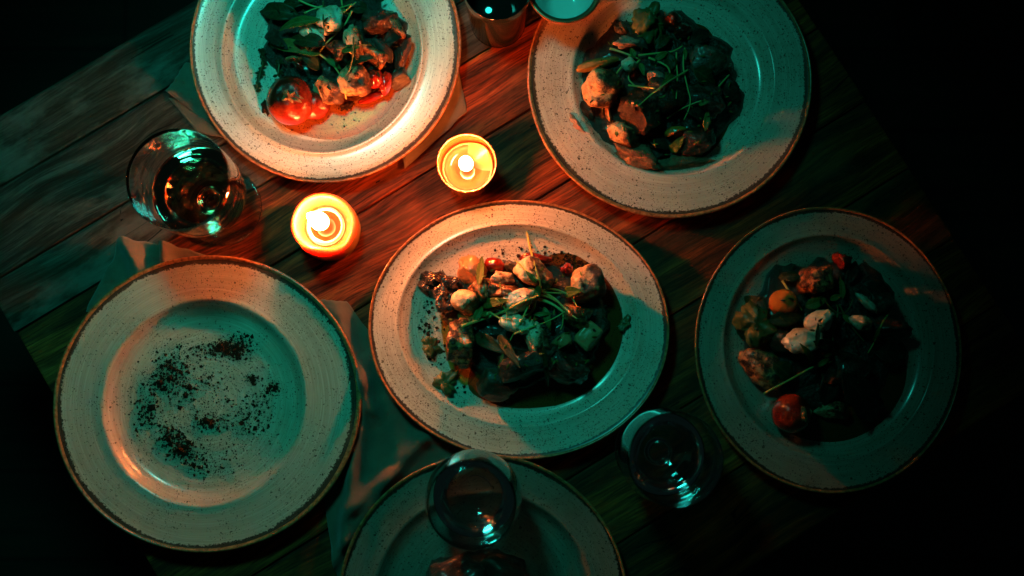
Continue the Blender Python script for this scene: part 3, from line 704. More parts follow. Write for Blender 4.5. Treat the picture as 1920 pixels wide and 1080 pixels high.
def crumbs(name, label, spots, seed):
    """spots: (px, py, spread x, spread y, how many, size in px)"""
    r_ = random.Random(seed); vs, fs = [], []
    key = spots[0][6]; FLOOR_Z = FLOORS[key]
    for px, py, sx, sy, n, size, k_ in spots:
        for _ in range(n):
            x, y = r_.gauss(px, sx), r_.gauss(py, sy); o_, w = PLATES[k_]
            if math.hypot((x - w[0]) / w[2], (y - w[1]) / w[3]) > .84: continue
            s = m_px(size) * (.28 + r_.random() ** 4 * 1.7); z = FLOOR_Z + s * .3; c = at(x, y, z); b = len(vs)
            q = Euler((r_.random() * 6, r_.random() * 6, r_.random() * 6)).to_matrix()
            for d in ((1, 0, 0), (-1, 0, 0), (0, 1, 0), (0, -1, 0), (0, 0, 1), (0, 0, -1)):
                v = q @ Vector(d) * s * r_.uniform(.6, 1.25); v.z *= .7; vs.append(c + v)
            for f in ((0, 2, 4), (2, 1, 4), (1, 3, 4), (3, 0, 4), (2, 0, 5), (1, 2, 5), (3, 1, 5), (0, 3, 5)): fs.append(tuple(b + i for i in f))
    return tag(obj(name, vs, fs, M['crumb'], origin=at(PLATES[key][1][0], PLATES[key][1][1], 0), smooth=False), label, 'crumbs', None, 'stuff')

def shreds(label, key, n, seed, mats=('darkleaf',), box=None, size=(5, 13)):
    r_ = random.Random(seed); cx, cyy, rx, ry, h = MOUND[key]; vs, fs, at_ = [], [], []
    for _ in range(n):
        a, d = r_.uniform(0, 6.28), r_.random() ** .6 * .86; x, y = cx + rx * d * math.cos(a), cyy + ry * d * math.sin(a); q = r_.uniform(0, 6.28); L = r_.uniform(*size)
        v, f, w, _a = leafmesh(key, (x, y), (x + L * math.cos(q), y + L * math.sin(q)), r_.uniform(2, 5), z=.008, nu=4, nv=2, curl=r_.uniform(-.1, .5), seed=x); b = len(vs)
        vs += v; at_ += w; fs += [tuple(b + k for k in ff) for ff in f]
    return tag(obj('shredded_herbs', vs, fs, M[mats[0]], origin=at(cx, cyy, FLOORS[key]), attrs={'blade': at_}), label, 'herbs', None, 'stuff')

# ---- empty plate: crumbs
sp = [(435, 655, 20, 13, 420, 2.3, 5), (410, 650, 30, 10, 160, 2, 5), (455, 645, 12, 16, 120, 2.2, 5), (322, 690, 22, 18, 300, 2.2, 5), (300, 720, 18, 14, 240, 2.2, 5), (345, 735, 22, 20, 160, 1.8, 5),
      (275, 775, 14, 24, 260, 2.2, 5), (320, 820, 16, 16, 240, 2.2, 5), (345, 845, 18, 14, 300, 2.4, 5), (375, 870, 20, 14, 140, 1.8, 5), (474, 712, 8, 6, 90, 2.4, 5), (510, 727, 8, 8, 90, 2.4, 5), (390, 790, 22, 12, 150, 2, 5),
      (465, 790, 26, 26, 260, 1.8, 5), (390, 715, 10, 10, 60, 2, 5), (490, 755, 16, 16, 90, 1.9, 5), (385, 755, 84, 80, 1300, 1.3, 5), (385, 755, 70, 66, 2600, .75, 5), (355, 655, 28, 12, 120, 1.9, 5), (430, 870, 30, 20, 120, 1.6, 5)]
sp = [(x, y, a * .8, b * .8, n, c, k) if a < 40 else (x, y, a, b, n, c, k) for x, y, a, b, n, c, k in sp] + [(x, y, a * .5, b * .5, 14, 4.2, k) for x, y, a, b, n, c, k in sp if n >= 140 and a < 40] + [(x, y, a * 1.1, b * 1.1, n * 2, .9, k) for x, y, a, b, n, c, k in sp if a < 40]
crumbs('crumb_dusting', 'scattered dark crumbs dusting the empty plate', sp, 5)

# ---- oval centre plate
bed(3, 'dark wilted greens under the food heap on the oval plate', .84, 1.0)
pool(3, 'brown jus pooled at the right of the oval plate', [(1000, 500), (1090, 480), (1160, 530), (1182, 610), (1160, 690), (1100, 745), (1000, 765), (920, 755), (880, 700)], 'jus', seed=2)
pool(3, 'golden oil film at the left of the oval plate', [(850, 560), (828, 600), (835, 660), (850, 700), (880, 720), (920, 640), (900, 570)], 'oil', seed=4)
G3 = 'pieces heaped on the oval plate'
F('roast_potato', 'golden glazed roast potato at the top left of the heap on the oval plate', 'potato', 3, 884, 508, 32, 29, 20, .026, 'root', 1.1, G3)
F('pepper_piece', 'small bright red pepper piece beside the glazed potato on the oval plate', 'pepper', 3, 926, 497, 21, 14, -5, .016, 'pepper', 2.2, G3, rough=.1, fine=.01)
F('mushroom', 'round cream mushroom cap half browned at the top of the oval plate', 'mushroom', 3, 1000, 513, 37, 34, -20, .034, 'pale', 3.7, G3, rough=.14, fine=.045, lift=.004, cuts=2)
F('mushroom_slice', 'thin pale mushroom slice behind the glazed meat on the oval plate', 'mushroom', 3, 940, 520, 25, 12, -8, .014, 'pale', 4.1, G3, lift=.006)
F('seared_meat', 'pale triangular meat piece freckled with char, rightmost on the oval plate', 'meat', 3, 1103, 536, 40, 36, 35, .032, 'mushroom', 5.3, G3, rough=.16, boxy=.72, wedge=.25)
F('glazed_meat', 'dark sticky glazed meat strip across the top of the oval plate', 'meat', 3, 938, 545, 54, 20, -14, .026, 'glazed', 6.1, G3, rough=.2, fine=.12, lift=.006)
F('white_mushroom', 'pale mushroom with a black charred edge at the left of the glazed strip', 'mushroom', 3, 878, 565, 31, 28, 30, .028, 'pale', 7.9, G3, rough=.15, lift=.003)
F('dried_leaf', 'crumpled blackened leaf at the far left of the oval heap', 'leaf', 3, 820, 530, 33, 20, -15, .026, 'black', 8.4, G3, rough=.45, fine=.22)
F('dried_leaf', 'lower blackened leaf clump hanging under the crumpled leaf, oval plate', 'leaf', 3, 838, 560, 22, 24, -25, .020, 'black', 9.4, G3, rough=.45, fine=.22)
F('cheese', 'white cheese dollop in the centre of the oval plate under the sprig', 'cheese', 3, 972, 562, 32, 20, 28, .022, 'cheese', 10.3, G3, lift=.010, rough=.2)
F('cheese', 'lower white cheese crumb below the main sprig on the oval plate', 'cheese', 3, 966, 606, 28, 17, -28, .020, 'cheese', 11.7, G3, lift=.005, rough=.26)
F('mushroom_slice', 'tan mushroom slice with a white tip below the sprig, oval plate', 'mushroom', 3, 1004, 634, 22, 30, 28, .018, 'pale', 12.2, G3, lift=.006, rough=.2, boxy=.8)
F('seared_meat', 'charred sticky meat piece at the lower left of the oval heap', 'meat', 3, 862, 648, 32, 48, 12, .034, 'chicken', 13.6, G3, rough=.18, fine=.09)
F('root_cube', 'peach coloured root cube at the right of the oval plate', 'vegetable', 3, 1105, 630, 26, 22, 50, .024, 'root', 14.5, G3, boxy=.5, rough=.08, fine=.03)
F('root_cube', 'small orange root cube left of the peach coloured cube', 'vegetable', 3, 1053, 640, 19, 13, 25, .018, 'root', 15.1, G3, boxy=.6, rough=.12)
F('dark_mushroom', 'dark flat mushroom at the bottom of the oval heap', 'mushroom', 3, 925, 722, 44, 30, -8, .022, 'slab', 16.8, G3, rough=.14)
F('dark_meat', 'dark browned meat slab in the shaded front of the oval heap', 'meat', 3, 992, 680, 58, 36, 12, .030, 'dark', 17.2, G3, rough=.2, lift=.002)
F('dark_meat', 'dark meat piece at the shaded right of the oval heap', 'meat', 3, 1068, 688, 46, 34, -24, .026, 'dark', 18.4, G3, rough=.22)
F('dark_meat', 'glossy brown meat piece above the peach root cube', 'meat', 3, 1080, 588, 34, 24, -20, .026, 'glazed', 19.4, G3, rough=.22, lift=.002)
F('tomato_piece', 'small red tomato piece by the freckled meat on the oval plate', 'tomato', 3, 1064, 504, 12, 11, 0, .014, 'pepper', 20.4, G3, fine=.02)
F('tomato_piece', 'reddish tomato slice at the very top of the oval heap', 'tomato', 3, 1003, 486, 30, 11, -4, .012, 'tomato', 21.4, G3, fine=.02)
F('dark_mushroom', 'small dark mushroom between the red pepper and the round cap', 'mushroom', 3, 962, 500, 16, 15, 0, .018, 'slab', 22.4, G3)
F('glazed_meat', 'brown glazed bite in the middle of the oval heap behind the cheese', 'meat', 3, 905, 548, 26, 24, 0, .026, 'chicken', 23.4, G3, fine=.12, lift=.003)
F('herb_clump', 'small dark dried herb clump nearest the left edge of the oval plate', 'herb', 3, 808, 650, 12, 16, 20, .010, 'darkstem', 24.4, 'dried herb clumps on the oval plate', rough=.7, fine=.45)
F('herb_clump', 'dark dried herb clump below the charred meat on the oval plate', 'herb', 3, 833, 720, 17, 15, 40, .010, 'darkstem', 25.4, 'dried herb clumps on the oval plate', rough=.7, fine=.45)
F('herb_clump', 'tiny dark herb clump touching the right wall of the oval plate', 'herb', 3, 1172, 607, 13, 9, 40, .008, 'darkstem', 26.4, 'dried herb clumps on the oval plate', rough=.6, fine=.4)
sprig('long green sprig rising to the top of the oval plate with a round leaf', 3, [[(984, 420, .016), (993, 462, .018), (1004, 505, .021), (1012, 528, .020), (1017, 546, .016), (1050, 551, .015), (1074, 548, .013)], [(1008, 525, .020), (985, 505, .020), (966, 488, .018)], [(1017, 546, .016), (1040, 560, .014), (1062, 582, .012), (1082, 598, .010)]],
      [((1058, 549), (1090, 545), 22, .015), ((1010, 535), (1006, 562), 13, .016), ((1006, 530), (986, 508), 10, .019)], 2.4)
sprig('thick stemmed green sprig lying across the middle of the oval plate', 3, [[(866, 612, .014), (905, 598, .016), (945, 584, .018), (985, 563, .018), (1005, 557, .016)], [(912, 590, .016), (930, 578, .018), (955, 575, .018)], [(1005, 560, .016), (1035, 568, .016), (1056, 585, .012)], [(1003, 560, .017), (1000, 580, .017), (985, 595, .016)]],
      [((905, 572), (955, 562), 19, .014), ((858, 590), (905, 600), 20, .013), ((890, 602), (905, 574), 16, .016), ((1020, 575), (1032, 620), 14, .014)], 3.6)
sprig('thin dark stem slanting down over the front of the oval heap', 3, [[(996, 560, .020), (978, 600, .018), (955, 640, .017), (940, 672, .014), (935, 690, .010)]], [((944, 662), (934, 692), 5, .011)], 1.8)
sprig('fine stem running from the oval plate centre to the right', 3, [[(964, 626, .016), (1000, 612, .017), (1030, 602, .016), (1060, 584, .012)]], [((1000, 590), (1035, 588), 8, .016)], 2.0)
sprig('pale curled stem looping right of the oval plate centre', 3, [[(1000, 552), (1030, 556), (1052, 572), (1058, 600), (1050, 618)], [(1010, 545), (1040, 540), (1070, 556), (1092, 590)]], [((1012, 556), (990, 540), 11, .014)], 2.0)
sprig('short pale stem pair over the left cheese on the oval plate', 3, [[(918, 585), (940, 598), (968, 598), (992, 588)], [(930, 560), (948, 580), (952, 606)]], [((920, 586), (900, 592), 12, .014)], 1.9)
tag(leaf('leaf', 3, (898, 535), (904, 480), 15, M['leaf'], z=.020, zt=.026, curl=.1), 'upright narrow green leaf in front of the glazed potato', 'leaf')
tag(leaf('leaf', 3, (890, 628), (952, 664), 26, M['darkleaf'], z=.014, seed=4), 'broad dark leaf below the thick sprig on the oval plate', 'leaf')
tag(leaf('leaf', 3, (1018, 650), (1028, 725), 10, M['darkleaf'], z=.012, seed=6), 'narrow dark leaf hanging over the front of the oval heap', 'leaf')
tag(leaf('leaf', 3, (935, 628), (975, 690), 20, M['darkleaf'], z=.012, seed=9), 'wilted dark leaf beside the dark slab on the oval plate', 'leaf')
crumbs('crumb_scatter', 'dark crumbs sprinkled round the food on the oval plate', [(800, 600, 14, 30, 110, 3.0, 3), (815, 640, 18, 25, 120, 2.4, 3), (800, 680, 14, 26, 60, 2.6, 3), (860, 760, 26, 12, 130, 2.6, 3), (905, 780, 40, 8, 160, 2.6, 3), (1000, 478, 30, 12, 90, 3.4, 3), (1060, 490, 20, 10, 120, 3.2, 3), (1090, 505, 14, 8, 60, 3, 3), (1150, 590, 22, 40, 60, 1.8, 3), (972, 610, 120, 90, 220, 1.6, 3), (790, 545, 10, 14, 40, 2.4, 3), (940, 795, 90, 6, 90, 2, 3)], 3)

shreds('fine green herb shreds strewn over the oval plate heap', 3, 60, 1, ('leaf',))
shreds('fine dark herb shreds strewn over the oval plate heap', 3, 40, 2, ('wilt',))
# ---- top left plate
bed(1, 'dark wilted greens under the food heap on the tomato plate', .86, 4.0)
G1 = 'pieces heaped on the tomato plate'
t_ = tag(empty('roast_tomato', at(545, 188, FLOORS[1])), 'large roasted red tomato with a peeling scar at the front of its plate', 'tomato')
lump('tomato_skin', 1, 545, 190, 46, 47, 0, .044, M['tomato'], 2.4, rough=.05, fine=.006, parent=t_, dent=(-.12, .22, 1, .16, .30), lift=.003)
lump('stem_scar', 1, 541, 181, 12, 10, 20, .008, M['scar'], 3.4, rough=.5, fine=.3, parent=t_, lift=.0345, sub=3)
for q, (b_, e_, w_) in enumerate([((548, 184), (566, 192), 7), ((553, 178), (570, 186), 5), ((532, 176), (540, 168), 6)]):
    leaf('skin_flap', 1, b_, e_, w_, M['scar'], t_, z=.041 if q < 2 else .042, zt=.043, curl=.3, seed=q)
F('tomato_half', 'soft red tomato half tucked behind the large tomato', 'tomato', 1, 588, 197, 30, 28, 20, .024, 'tomato', 4.4, G1, rough=.08, fine=.01)
F('roast_mushroom', 'charred pale mushroom right of the large tomato', 'mushroom', 1, 620, 170, 34, 26, -18, .028, 'mushroom', 5.2, G1, rough=.13)
F('roast_mushroom', 'golden mushroom with a dark hollow behind the red pepper', 'mushroom', 1, 666, 152, 32, 30, 25, .030, 'mushroom', 6.4, G1, dent=(.2, -.5, 1, .4, .35), lift=.002)
F('onion_curl', 'tall curved pale onion piece in the middle of the tomato plate', 'onion', 1, 668, 82, 20, 40, 12, .026, 'pale', 7.2, G1, rough=.15, lift=.004)
F('roast_bite', 'orange browned bite above the red pepper', 'meat', 1, 702, 104, 26, 20, -35, .024, 'chicken', 8.1, G1, boxy=.75)
F('roast_bite', 'freckled pale bite at the right edge of the tomato plate heap', 'meat', 1, 742, 48, 17, 34, 30, .024, 'mushroom', 9.3, G1)
F('cheese', 'white cheese dollop lit teal at the top of the tomato plate', 'cheese', 1, 618, 40, 28, 26, 20, .024, 'cheese', 10.9, G1, lift=.006, rough=.2)
F('cheese', 'lower cheese crumb half hidden by leaves on the tomato plate', 'cheese', 1, 584, 62, 26, 14, -30, .018, 'cheese', 11.1, G1, lift=.003, rough=.25)
F('red_pepper', 'round shiny red pepper nearest the right of the tomato plate heap', 'pepper', 1, 703, 148, 16, 18, 0, .022, 'pepper', 12.5, G1, rough=.06, fine=.008)
F('red_pepper', 'tall shiny red pepper at the right of the round one', 'pepper', 1, 723, 156, 12, 24, -8, .020, 'pepper', 13.5, G1, rough=.08, fine=.008)
F('red_pepper', 'thin red pepper tail lying on the plate below the peppers', 'pepper', 1, 697, 184, 26, 8, 20, .010, 'pepper', 14.5, G1, rough=.12, fine=.02)
F('pepper_strip', 'narrow red strip behind the large tomato', 'pepper', 1, 560, 124, 18, 5, -42, .010, 'pepper', 15.3, G1, lift=.004)
F('pepper_strip', 'short orange strip under the folded green leaf', 'pepper', 1, 552, 110, 17, 7, 5, .010, 'root', 15.9, G1, lift=.004)
F('green_olive', 'ribbed green caper at the far right of the tomato plate', 'olive', 1, 752, 146, 17, 27, -35, .018, 'slab', 16.2, G1, rough=.1)
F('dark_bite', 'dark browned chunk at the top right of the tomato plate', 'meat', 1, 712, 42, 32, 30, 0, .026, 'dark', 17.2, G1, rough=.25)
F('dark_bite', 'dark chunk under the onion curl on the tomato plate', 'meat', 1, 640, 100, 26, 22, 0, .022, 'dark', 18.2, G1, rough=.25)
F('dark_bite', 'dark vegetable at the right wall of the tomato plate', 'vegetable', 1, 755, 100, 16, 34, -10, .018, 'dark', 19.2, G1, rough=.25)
F('char_bit', 'small black burnt bit below the mushrooms on the tomato plate', 'crumb', 1, 652, 199, 12, 8, 20, .008, 'crumb', 20.2, None, rough=.5, fine=.3)
F('char_bit', 'tiny black burnt bit at the left foot of the large tomato', 'crumb', 1, 500, 205, 8, 12, 20, .008, 'crumb', 21.2, None, rough=.5, fine=.3)
def thyme(label, key, pts, n, seed):
    r_ = random.Random(seed); root = tag(empty('dried_thyme', at(pts[0][0], pts[0][1], FLOORS[key])), label, 'herb sprig')
    stem('stem', key, [(x, y, .003) for x, y in pts], 2.2, M['darkstem'], root); vs, fs, a = [], [], []
    for i in range(n):
        t = r_.random() * (len(pts) - 1); k = int(t); u = t - k; x = pts[k][0] * (1 - u) + pts[k + 1][0] * u; y = pts[k][1] * (1 - u) + pts[k + 1][1] * u; d = r_.random() * 6.28; L = r_.uniform(5, 11)
        v, f, q, _ = leafmesh(key, (x, y), (x + L * math.cos(d), y + L * math.sin(d)), 6, z=r_.uniform(.002, .005), zt=r_.uniform(.003, .008), nu=4, nv=2); b = len(vs); vs += v; a += q; fs += [tuple(b + i2 for i2 in ff) for ff in f]
    obj('small_leaves', vs, fs, M['darkleaf'], root, attrs={'blade': a})['kind'] = 'stuff'
    return root
pool(1, 'thin orange oil film spread over the front of the tomato plate', [(530, 222), (560, 250), (620, 262), (690, 248), (740, 205), (768, 150), (760, 90), (700, 80), (600, 140)], 'film', seed=7, h=.0004)
thyme('dried dark thyme sprig lying left of the tomato heap', 1, [(490, 92), (494, 112), (488, 140), (480, 172)], 46, 2)
thyme('tiny dried thyme tip above the large tomato', 1, [(524, 115), (523, 132), (521, 142)], 14, 3)
for (b_, t2, w_, mt, z_, lab) in [((560, 28), (487, 22), 36, 'darkleaf', .016, 'broad dark leaf reaching furthest left on the tomato plate'), ((600, 36), (524, 58), 20, 'leaf', .018, 'curved grey green leaf below the broad dark leaf'),
        ((505, 82), (600, 102), 26, 'edged', .014, 'long yellow edged leaf pointing left on the tomato plate'), ((610, 84), (545, 75), 30, 'darkleaf', .016, 'dark leaf behind the yellow edged leaf'), ((500, 62), (540, 92), 26, 'wilt', .006, 'wilted leaf end curled on the left of the tomato heap'),
        ((640, 96), (675, 88), 15, 'leaf', .022, 'small green leaf below the onion curl'), ((655, 118), (700, 108), 16, 'darkleaf', .020, 'dark narrow leaf over the golden mushroom'), ((600, 130), (560, 96), 24, 'darkleaf', .014, 'dark leaf over the short orange strip'),
        ((690, 20), (640, 8), 26, 'darkleaf', .022, 'dark leaf at the very top of the tomato plate'), ((720, 80), (762, 60), 24, 'wilt', .012, 'wilted leaf at the upper right of the tomato heap'), ((565, 45), (610, 20), 22, 'darkleaf', .020, 'dark leaf leaning on the teal lit cheese'), ((735, 118), (700, 70), 26, 'wilt', .014, 'wilted leaf beside the orange browned bite'),
        ((530, 10), (590, 2), 24, 'darkleaf', .016, 'dark leaf cut by the top edge over the tomato plate')]:
    tag(leaf('leaf', 1, b_, t2, w_, M[mt], z=z_, seed=b_[0], curl=.25, wave=.3), lab, 'leaf', 'leaves on the tomato plate')
sprig('looping green sprig with a folded round leaf over the tomato plate', 1, [[(660, 20, .026), (650, 42, .028), (625, 68, .028), (604, 88, .026), (597, 100, .024)], [(597, 100, .024), (612, 112, .024), (635, 132, .022), (645, 165, .018), (649, 186, .012)]], [((600, 100), (560, 98), 17, .022), ((612, 110), (640, 130), 12, .022)], 2.1)
sprig('thin forked stem over the onion curl and golden mushroom', 1, [[(606, 2, .024), (606, 40, .030), (612, 60, .028), (640, 60, .028)], [(662, 70, .026), (663, 100, .026), (655, 130, .024), (648, 142, .022)], [(630, 92, .026), (664, 84, .028), (694, 84, .024)]], [], 1.8, 'darkstem')
sprig('green stem tangle along the top edge of the tomato plate', 1, [[(560, 0, .024), (590, 14, .028), (625, 18, .028), (660, 8, .026)], [(570, 25, .026), (605, 12, .028), (640, 25, .028), (668, 4, .028)], [(640, -8, .026), (642, 12, .03), (655, 30, .026)]], [((625, 18), (655, 26), 10, .028)], 2.2, 'stem')
crumbs('crumb_scatter', 'fine dark specks on the lit front of the tomato plate', [(630, 215, 30, 14, 70, 1.9, 1), (600, 235, 50, 16, 45, 1.5, 1), (560, 120, 60, 60, 40, 1.4, 1)], 8)

shreds('fine dark herb shreds strewn over the tomato plate heap', 1, 90, 3, ('darkleaf',))
shreds('fine brown shreds strewn over the tomato plate heap', 1, 40, 4, ('wilt',))
# ---- top right plate
bed(2, 'dark wilted greens under the food heap by the copper cup', .92, 7.0)
pool(2, 'dark brown jus filling the plate that carries the cup', [(1088, 160), (1100, 230), (1160, 296), (1240, 318), (1318, 296), (1362, 245), (1378, 170), (1350, 95), (1310, 45), (1200, 60)], 'jus', seed=11)
G2 = 'pieces heaped on the plate by the copper cup'
F('mushroom', 'plump cream mushroom with a brown dimple at the left of its heap', 'mushroom', 2, 1126, 165, 36, 39, -30, .036, 'mushroom', 31.2, G2, rough=.15, fine=.045, dent=(.35, .55, 1, .3, .3))
F('mushroom', 'half moon pale mushroom at the lower left of its heap', 'mushroom', 2, 1170, 252, 36, 20, -32, .026, 'mushroom', 32.3, G2, rough=.15, fine=.045, cuts=2)
F('braised_meat', 'dark fibrous meat chunk between the two pale mushrooms', 'meat', 2, 1205, 207, 42, 42, 20, .036, 'dark', 33.3, G2, rough=.18, fine=.12, lift=.003)
F('braised_meat', 'dark meat chunk behind the stem tangle by the copper cup', 'meat', 2, 1245, 172, 40, 36, -20, .030, 'dark', 34.3, G2, rough=.2, fine=.1, lift=.002)
F('fish_flake', 'ragged pink flake lying alone at the lower left of the plate', 'fish', 2, 1086, 240, 32, 15, -38, .018, 'flake', 35.3, G2, rough=.35, fine=.28)
F('squash_strip', 'curved yellow squash strip over the plump mushroom', 'vegetable', 2, 1118, 121, 40, 10, 14, .014, 'edged', 36.3, G2, rough=.12, fine=.02)
F('carrot', 'small bright orange carrot at the front of the dark heap', 'carrot', 2, 1268, 247, 22, 11, 14, .016, 'orange_tomato', 37.3, G2, rough=.14)
F('cherry_tomato', 'shiny red tomato at the top of the plate by the cup', 'tomato', 2, 1260, 40, 18, 17, 0, .026, 'tomato', 38.3, G2, rough=.06, fine=.01)
F('cherry_tomato', 'squashed red tomato below the shiny red tomato', 'tomato', 2, 1280, 58, 17, 13, 10, .020, 'tomato', 39.3, G2, rough=.12, fine=.02)
F('flake', 'pale pink flake above the stem tangle by the copper cup', 'fish', 2, 1178, 80, 27, 12, -8, .016, 'flake', 40.3, G2, rough=.3, fine=.2)
F('onion', 'small purple onion ring at the upper left of the dark heap', 'onion', 2, 1167, 54, 16, 12, -20, .012, 'slab', 41.3, G2, rough=.2)
F('grain_heap', 'brown grain crumble spread along the lower edge of the heap', 'grain', 2, 1198, 293, 56, 20, -14, .014, 'grain', 42.3, G2, rough=.25, fine=.28)
F('grain_heap', 'darker grain crumble to the right along the lower edge', 'grain', 2, 1270, 305, 50, 15, 4, .010, 'grain', 43.3, G2, rough=.25, fine=.28)
F('cheese', 'small pale cheese crumb inside the stem tangle', 'cheese', 2, 1180, 122, 15, 13, 20, .016, 'cheese', 44.3, G2, lift=.010)
F('cheese', 'greenish pale crumb at the centre of the stem tangle', 'cheese', 2, 1232, 148, 20, 13, -30, .016, 'flake', 45.3, G2, lift=.009)
F('dark_vegetable', 'dark vegetable at the right of the heap in the shaded jus', 'vegetable', 2, 1320, 190, 40, 36, 10, .026, 'dark', 46.3, G2, rough=.22)
F('dark_vegetable', 'dark vegetable at the upper right of the heap by the jus', 'vegetable', 2, 1330, 110, 38, 32, -10, .024, 'slab', 47.3, G2, rough=.22)
F('dark_vegetable', 'dark vegetable below the carrot at the front of the heap', 'vegetable', 2, 1310, 262, 36, 26, 20, .022, 'dark', 48.3, G2, rough=.22)
F('dark_vegetable', 'dark frizzled greens standing at the top of the heap', 'vegetable', 2, 1222, 34, 26, 40, -12, .026, 'darkstem', 49.3, G2, rough=.5, fine=.35)
F('pickle', 'pale green pickle end at the right of the dark heap', 'vegetable', 2, 1350, 121, 20, 9, -6, .014, 'cheese', 50.3, G2)
F('carrot', 'thin orange strip between the plump mushroom and the half moon', 'carrot', 2, 1140, 212, 6, 17, 15, .012, 'root', 51.3, G2)
for (b_, t2, w_, mt, z_, lab) in [((1258, 285), (1282, 256), 20, 'leaf', .014, 'small green leaf under the bright orange carrot'), ((1322, 246), (1327, 206), 13, 'edged', .018, 'narrow tan leaf upright at the right of the carrot'), ((1228, 90), (1256, 66), 22, 'darkleaf', .018, 'dark leaf under the squashed red tomato'),
        ((1180, 66), (1215, 92), 22, 'wilt', .012, 'wilted leaf beside the purple onion ring'), ((1300, 130), (1340, 160), 36, 'darkleaf', .016, 'dark broad leaf right of the stem tangle'), ((1260, 130), (1245, 96), 28, 'darkleaf', .018, 'dark leaf standing behind the stem tangle'), ((1350, 150), (1385, 190), 36, 'wilt', .010, 'wilted leaf at the far right of the jus'),
        ((1090, 190), (1112, 226), 20, 'wilt', .006, 'wilted leaf below the plump mushroom'), ((1285, 200), (1330, 225), 30, 'wilt', .016, 'wilted leaf under the narrow tan leaf'), ((1215, 255), (1255, 280), 24, 'wilt', .010, 'wilted leaf behind the grain crumble'), ((1290, 80), (1330, 60), 28, 'wilt', .012, 'wilted leaf right of the red tomatoes')]:
    tag(leaf('leaf', 2, b_, t2, w_, M[mt], z=z_, seed=b_[0], curl=.25, wave=.3, crinkle=.0008), lab, 'leaf', 'leaves on the plate by the copper cup')
sprig('yellow stem forking over the squash strip by the copper cup', 2, [[(1142, 91, .018), (1170, 99, .022), (1197, 110, .024)], [(1182, 104, .022), (1165, 126, .022), (1148, 151, .020)]], [((1190, 108), (1182, 90), 12, .022)], 2.6)
sprig('curling green stems knotted at the middle of the stem tangle', 2, [[(1197, 104, .024), (1230, 100, .026), (1262, 96, .026), (1280, 86, .024)], [(1200, 112, .026), (1184, 130, .026), (1178, 148, .022), (1190, 160, .022)], [(1215, 108, .028), (1240, 118, .028), (1262, 134, .026), (1255, 150, .024), (1236, 168, .022)], [(1178, 160, .022), (1205, 163, .024), (1228, 166, .022)]], [((1228, 112), (1252, 98), 13, .026), ((1200, 118), (1208, 142), 11, .026), ((1262, 140), (1240, 160), 11, .024)], 2.2)
sprig('long bent stem dropping right from the stem tangle', 2, [[(1284, 90, .026), (1280, 120, .028), (1288, 160, .026), (1297, 195, .022), (1282, 225, .016)], [(1268, 98, .026), (1270, 150, .026), (1268, 185, .022)]], [((1284, 92), (1285, 112), 8, .027)], 1.8)
sprig('straight stem crossing the dark meat chunk', 2, [[(1290, 131, .024), (1255, 152, .026), (1220, 178, .026), (1196, 199, .022)]], [], 2.0)
sprig('short teal lit stem at the right of the jus', 2, [[(1338, 174, .018), (1352, 156, .020), (1367, 140, .018)]], [], 2.2, 'stem')
sprig('thin stem with a small leaf right of the dark meat', 2, [[(1250, 222, .018), (1275, 205, .020), (1300, 194, .022), (1322, 186, .022)]], [((1310, 196), (1330, 190), 10, .022)], 1.6)
crumbs('crumb_scatter', 'dark crumbs sprinkled on the plate by the copper cup', [(1150, 45, 14, 20, 40, 2.4, 2), (1130, 75, 16, 22, 40, 2.2, 2), (1180, 300, 40, 12, 120, 2.2, 2), (1260, 150, 100, 90, 160, 1.5, 2), (1230, 305, 40, 10, 120, 2, 2)], 9)

shreds('fine green herb shreds strewn over the heap by the copper cup', 2, 80, 5, ('leaf',))
shreds('fine dark shreds strewn over the heap by the copper cup', 2, 60, 6, ('wilt',))
# ---- dim right plate
bed(4, 'dark wilted greens under the food heap on the dim right plate', .88, 9.0)
pool(4, 'reddish brown jus at the lower right of the dim plate', [(1460, 800), (1500, 825), (1590, 830), (1670, 780), (1700, 690), (1660, 620), (1560, 700), (1490, 760)], 'jus', seed=13)
G4 = 'pieces heaped on the dim right plate'
F('seared_meat', 'browned meat piece with dark top at the back of the dim plate', 'meat', 4, 1531, 520, 34, 29, 0, .032, 'chicken', 61.2, G4, boxy=.8)
F('tomato_piece', 'small dark red tomato at the very top of the dim plate', 'tomato', 4, 1579, 488, 19, 17, 0, .022, 'tomato', 62.2, G4)
F('cherry_tomato', 'orange cherry tomato at the upper left of the dim plate', 'tomato', 4, 1468, 567, 27, 25, 0, .030, 'orange_tomato', 63.2, G4, rough=.04, fine=.005)
c_ = tag(empty('cherry_tomato', at(1485, 775, FLOOR_Z)), 'large red cherry tomato at the lower left of the dim plate', 'tomato', G4)
lump('tomato_skin', 4, 1485, 775, 37, 37, 0, .040, M['tomato'], 64.1, rough=.04, fine=.006, parent=c_, lift=.005)
lump('stem_scar', 4, 1507, 777, 6, 14, 10, .006, M['scar'], 65.1, rough=.5, fine=.3, parent=c_, lift=.034, sub=3)
F('mushroom_half', 'cut mushroom half with dark gills at the left of the dim plate', 'mushroom', 4, 1431, 690, 46, 30, -42, .022, 'chicken', 66.1, G4, rough=.15, dent=(-.2, .6, 1, .40, .5), wedge=.15)
F('cheese', 'upper white cheese dollop at the centre of the dim plate', 'cheese', 4, 1537, 603, 29, 19, 24, .024, 'cheese', 67.1, G4, lift=.010, rough=.2)
F('cheese', 'larger white cheese dollop below the upper one, dim plate', 'cheese', 4, 1508, 638, 36, 22, 14, .026, 'cheese', 68.1, G4, lift=.010, rough=.2)
F('cheese', 'teal lit cheese sliver at the right of the dim plate', 'cheese', 4, 1625, 568, 26, 8, -42, .014, 'cheese', 69.1, G4, lift=.006)
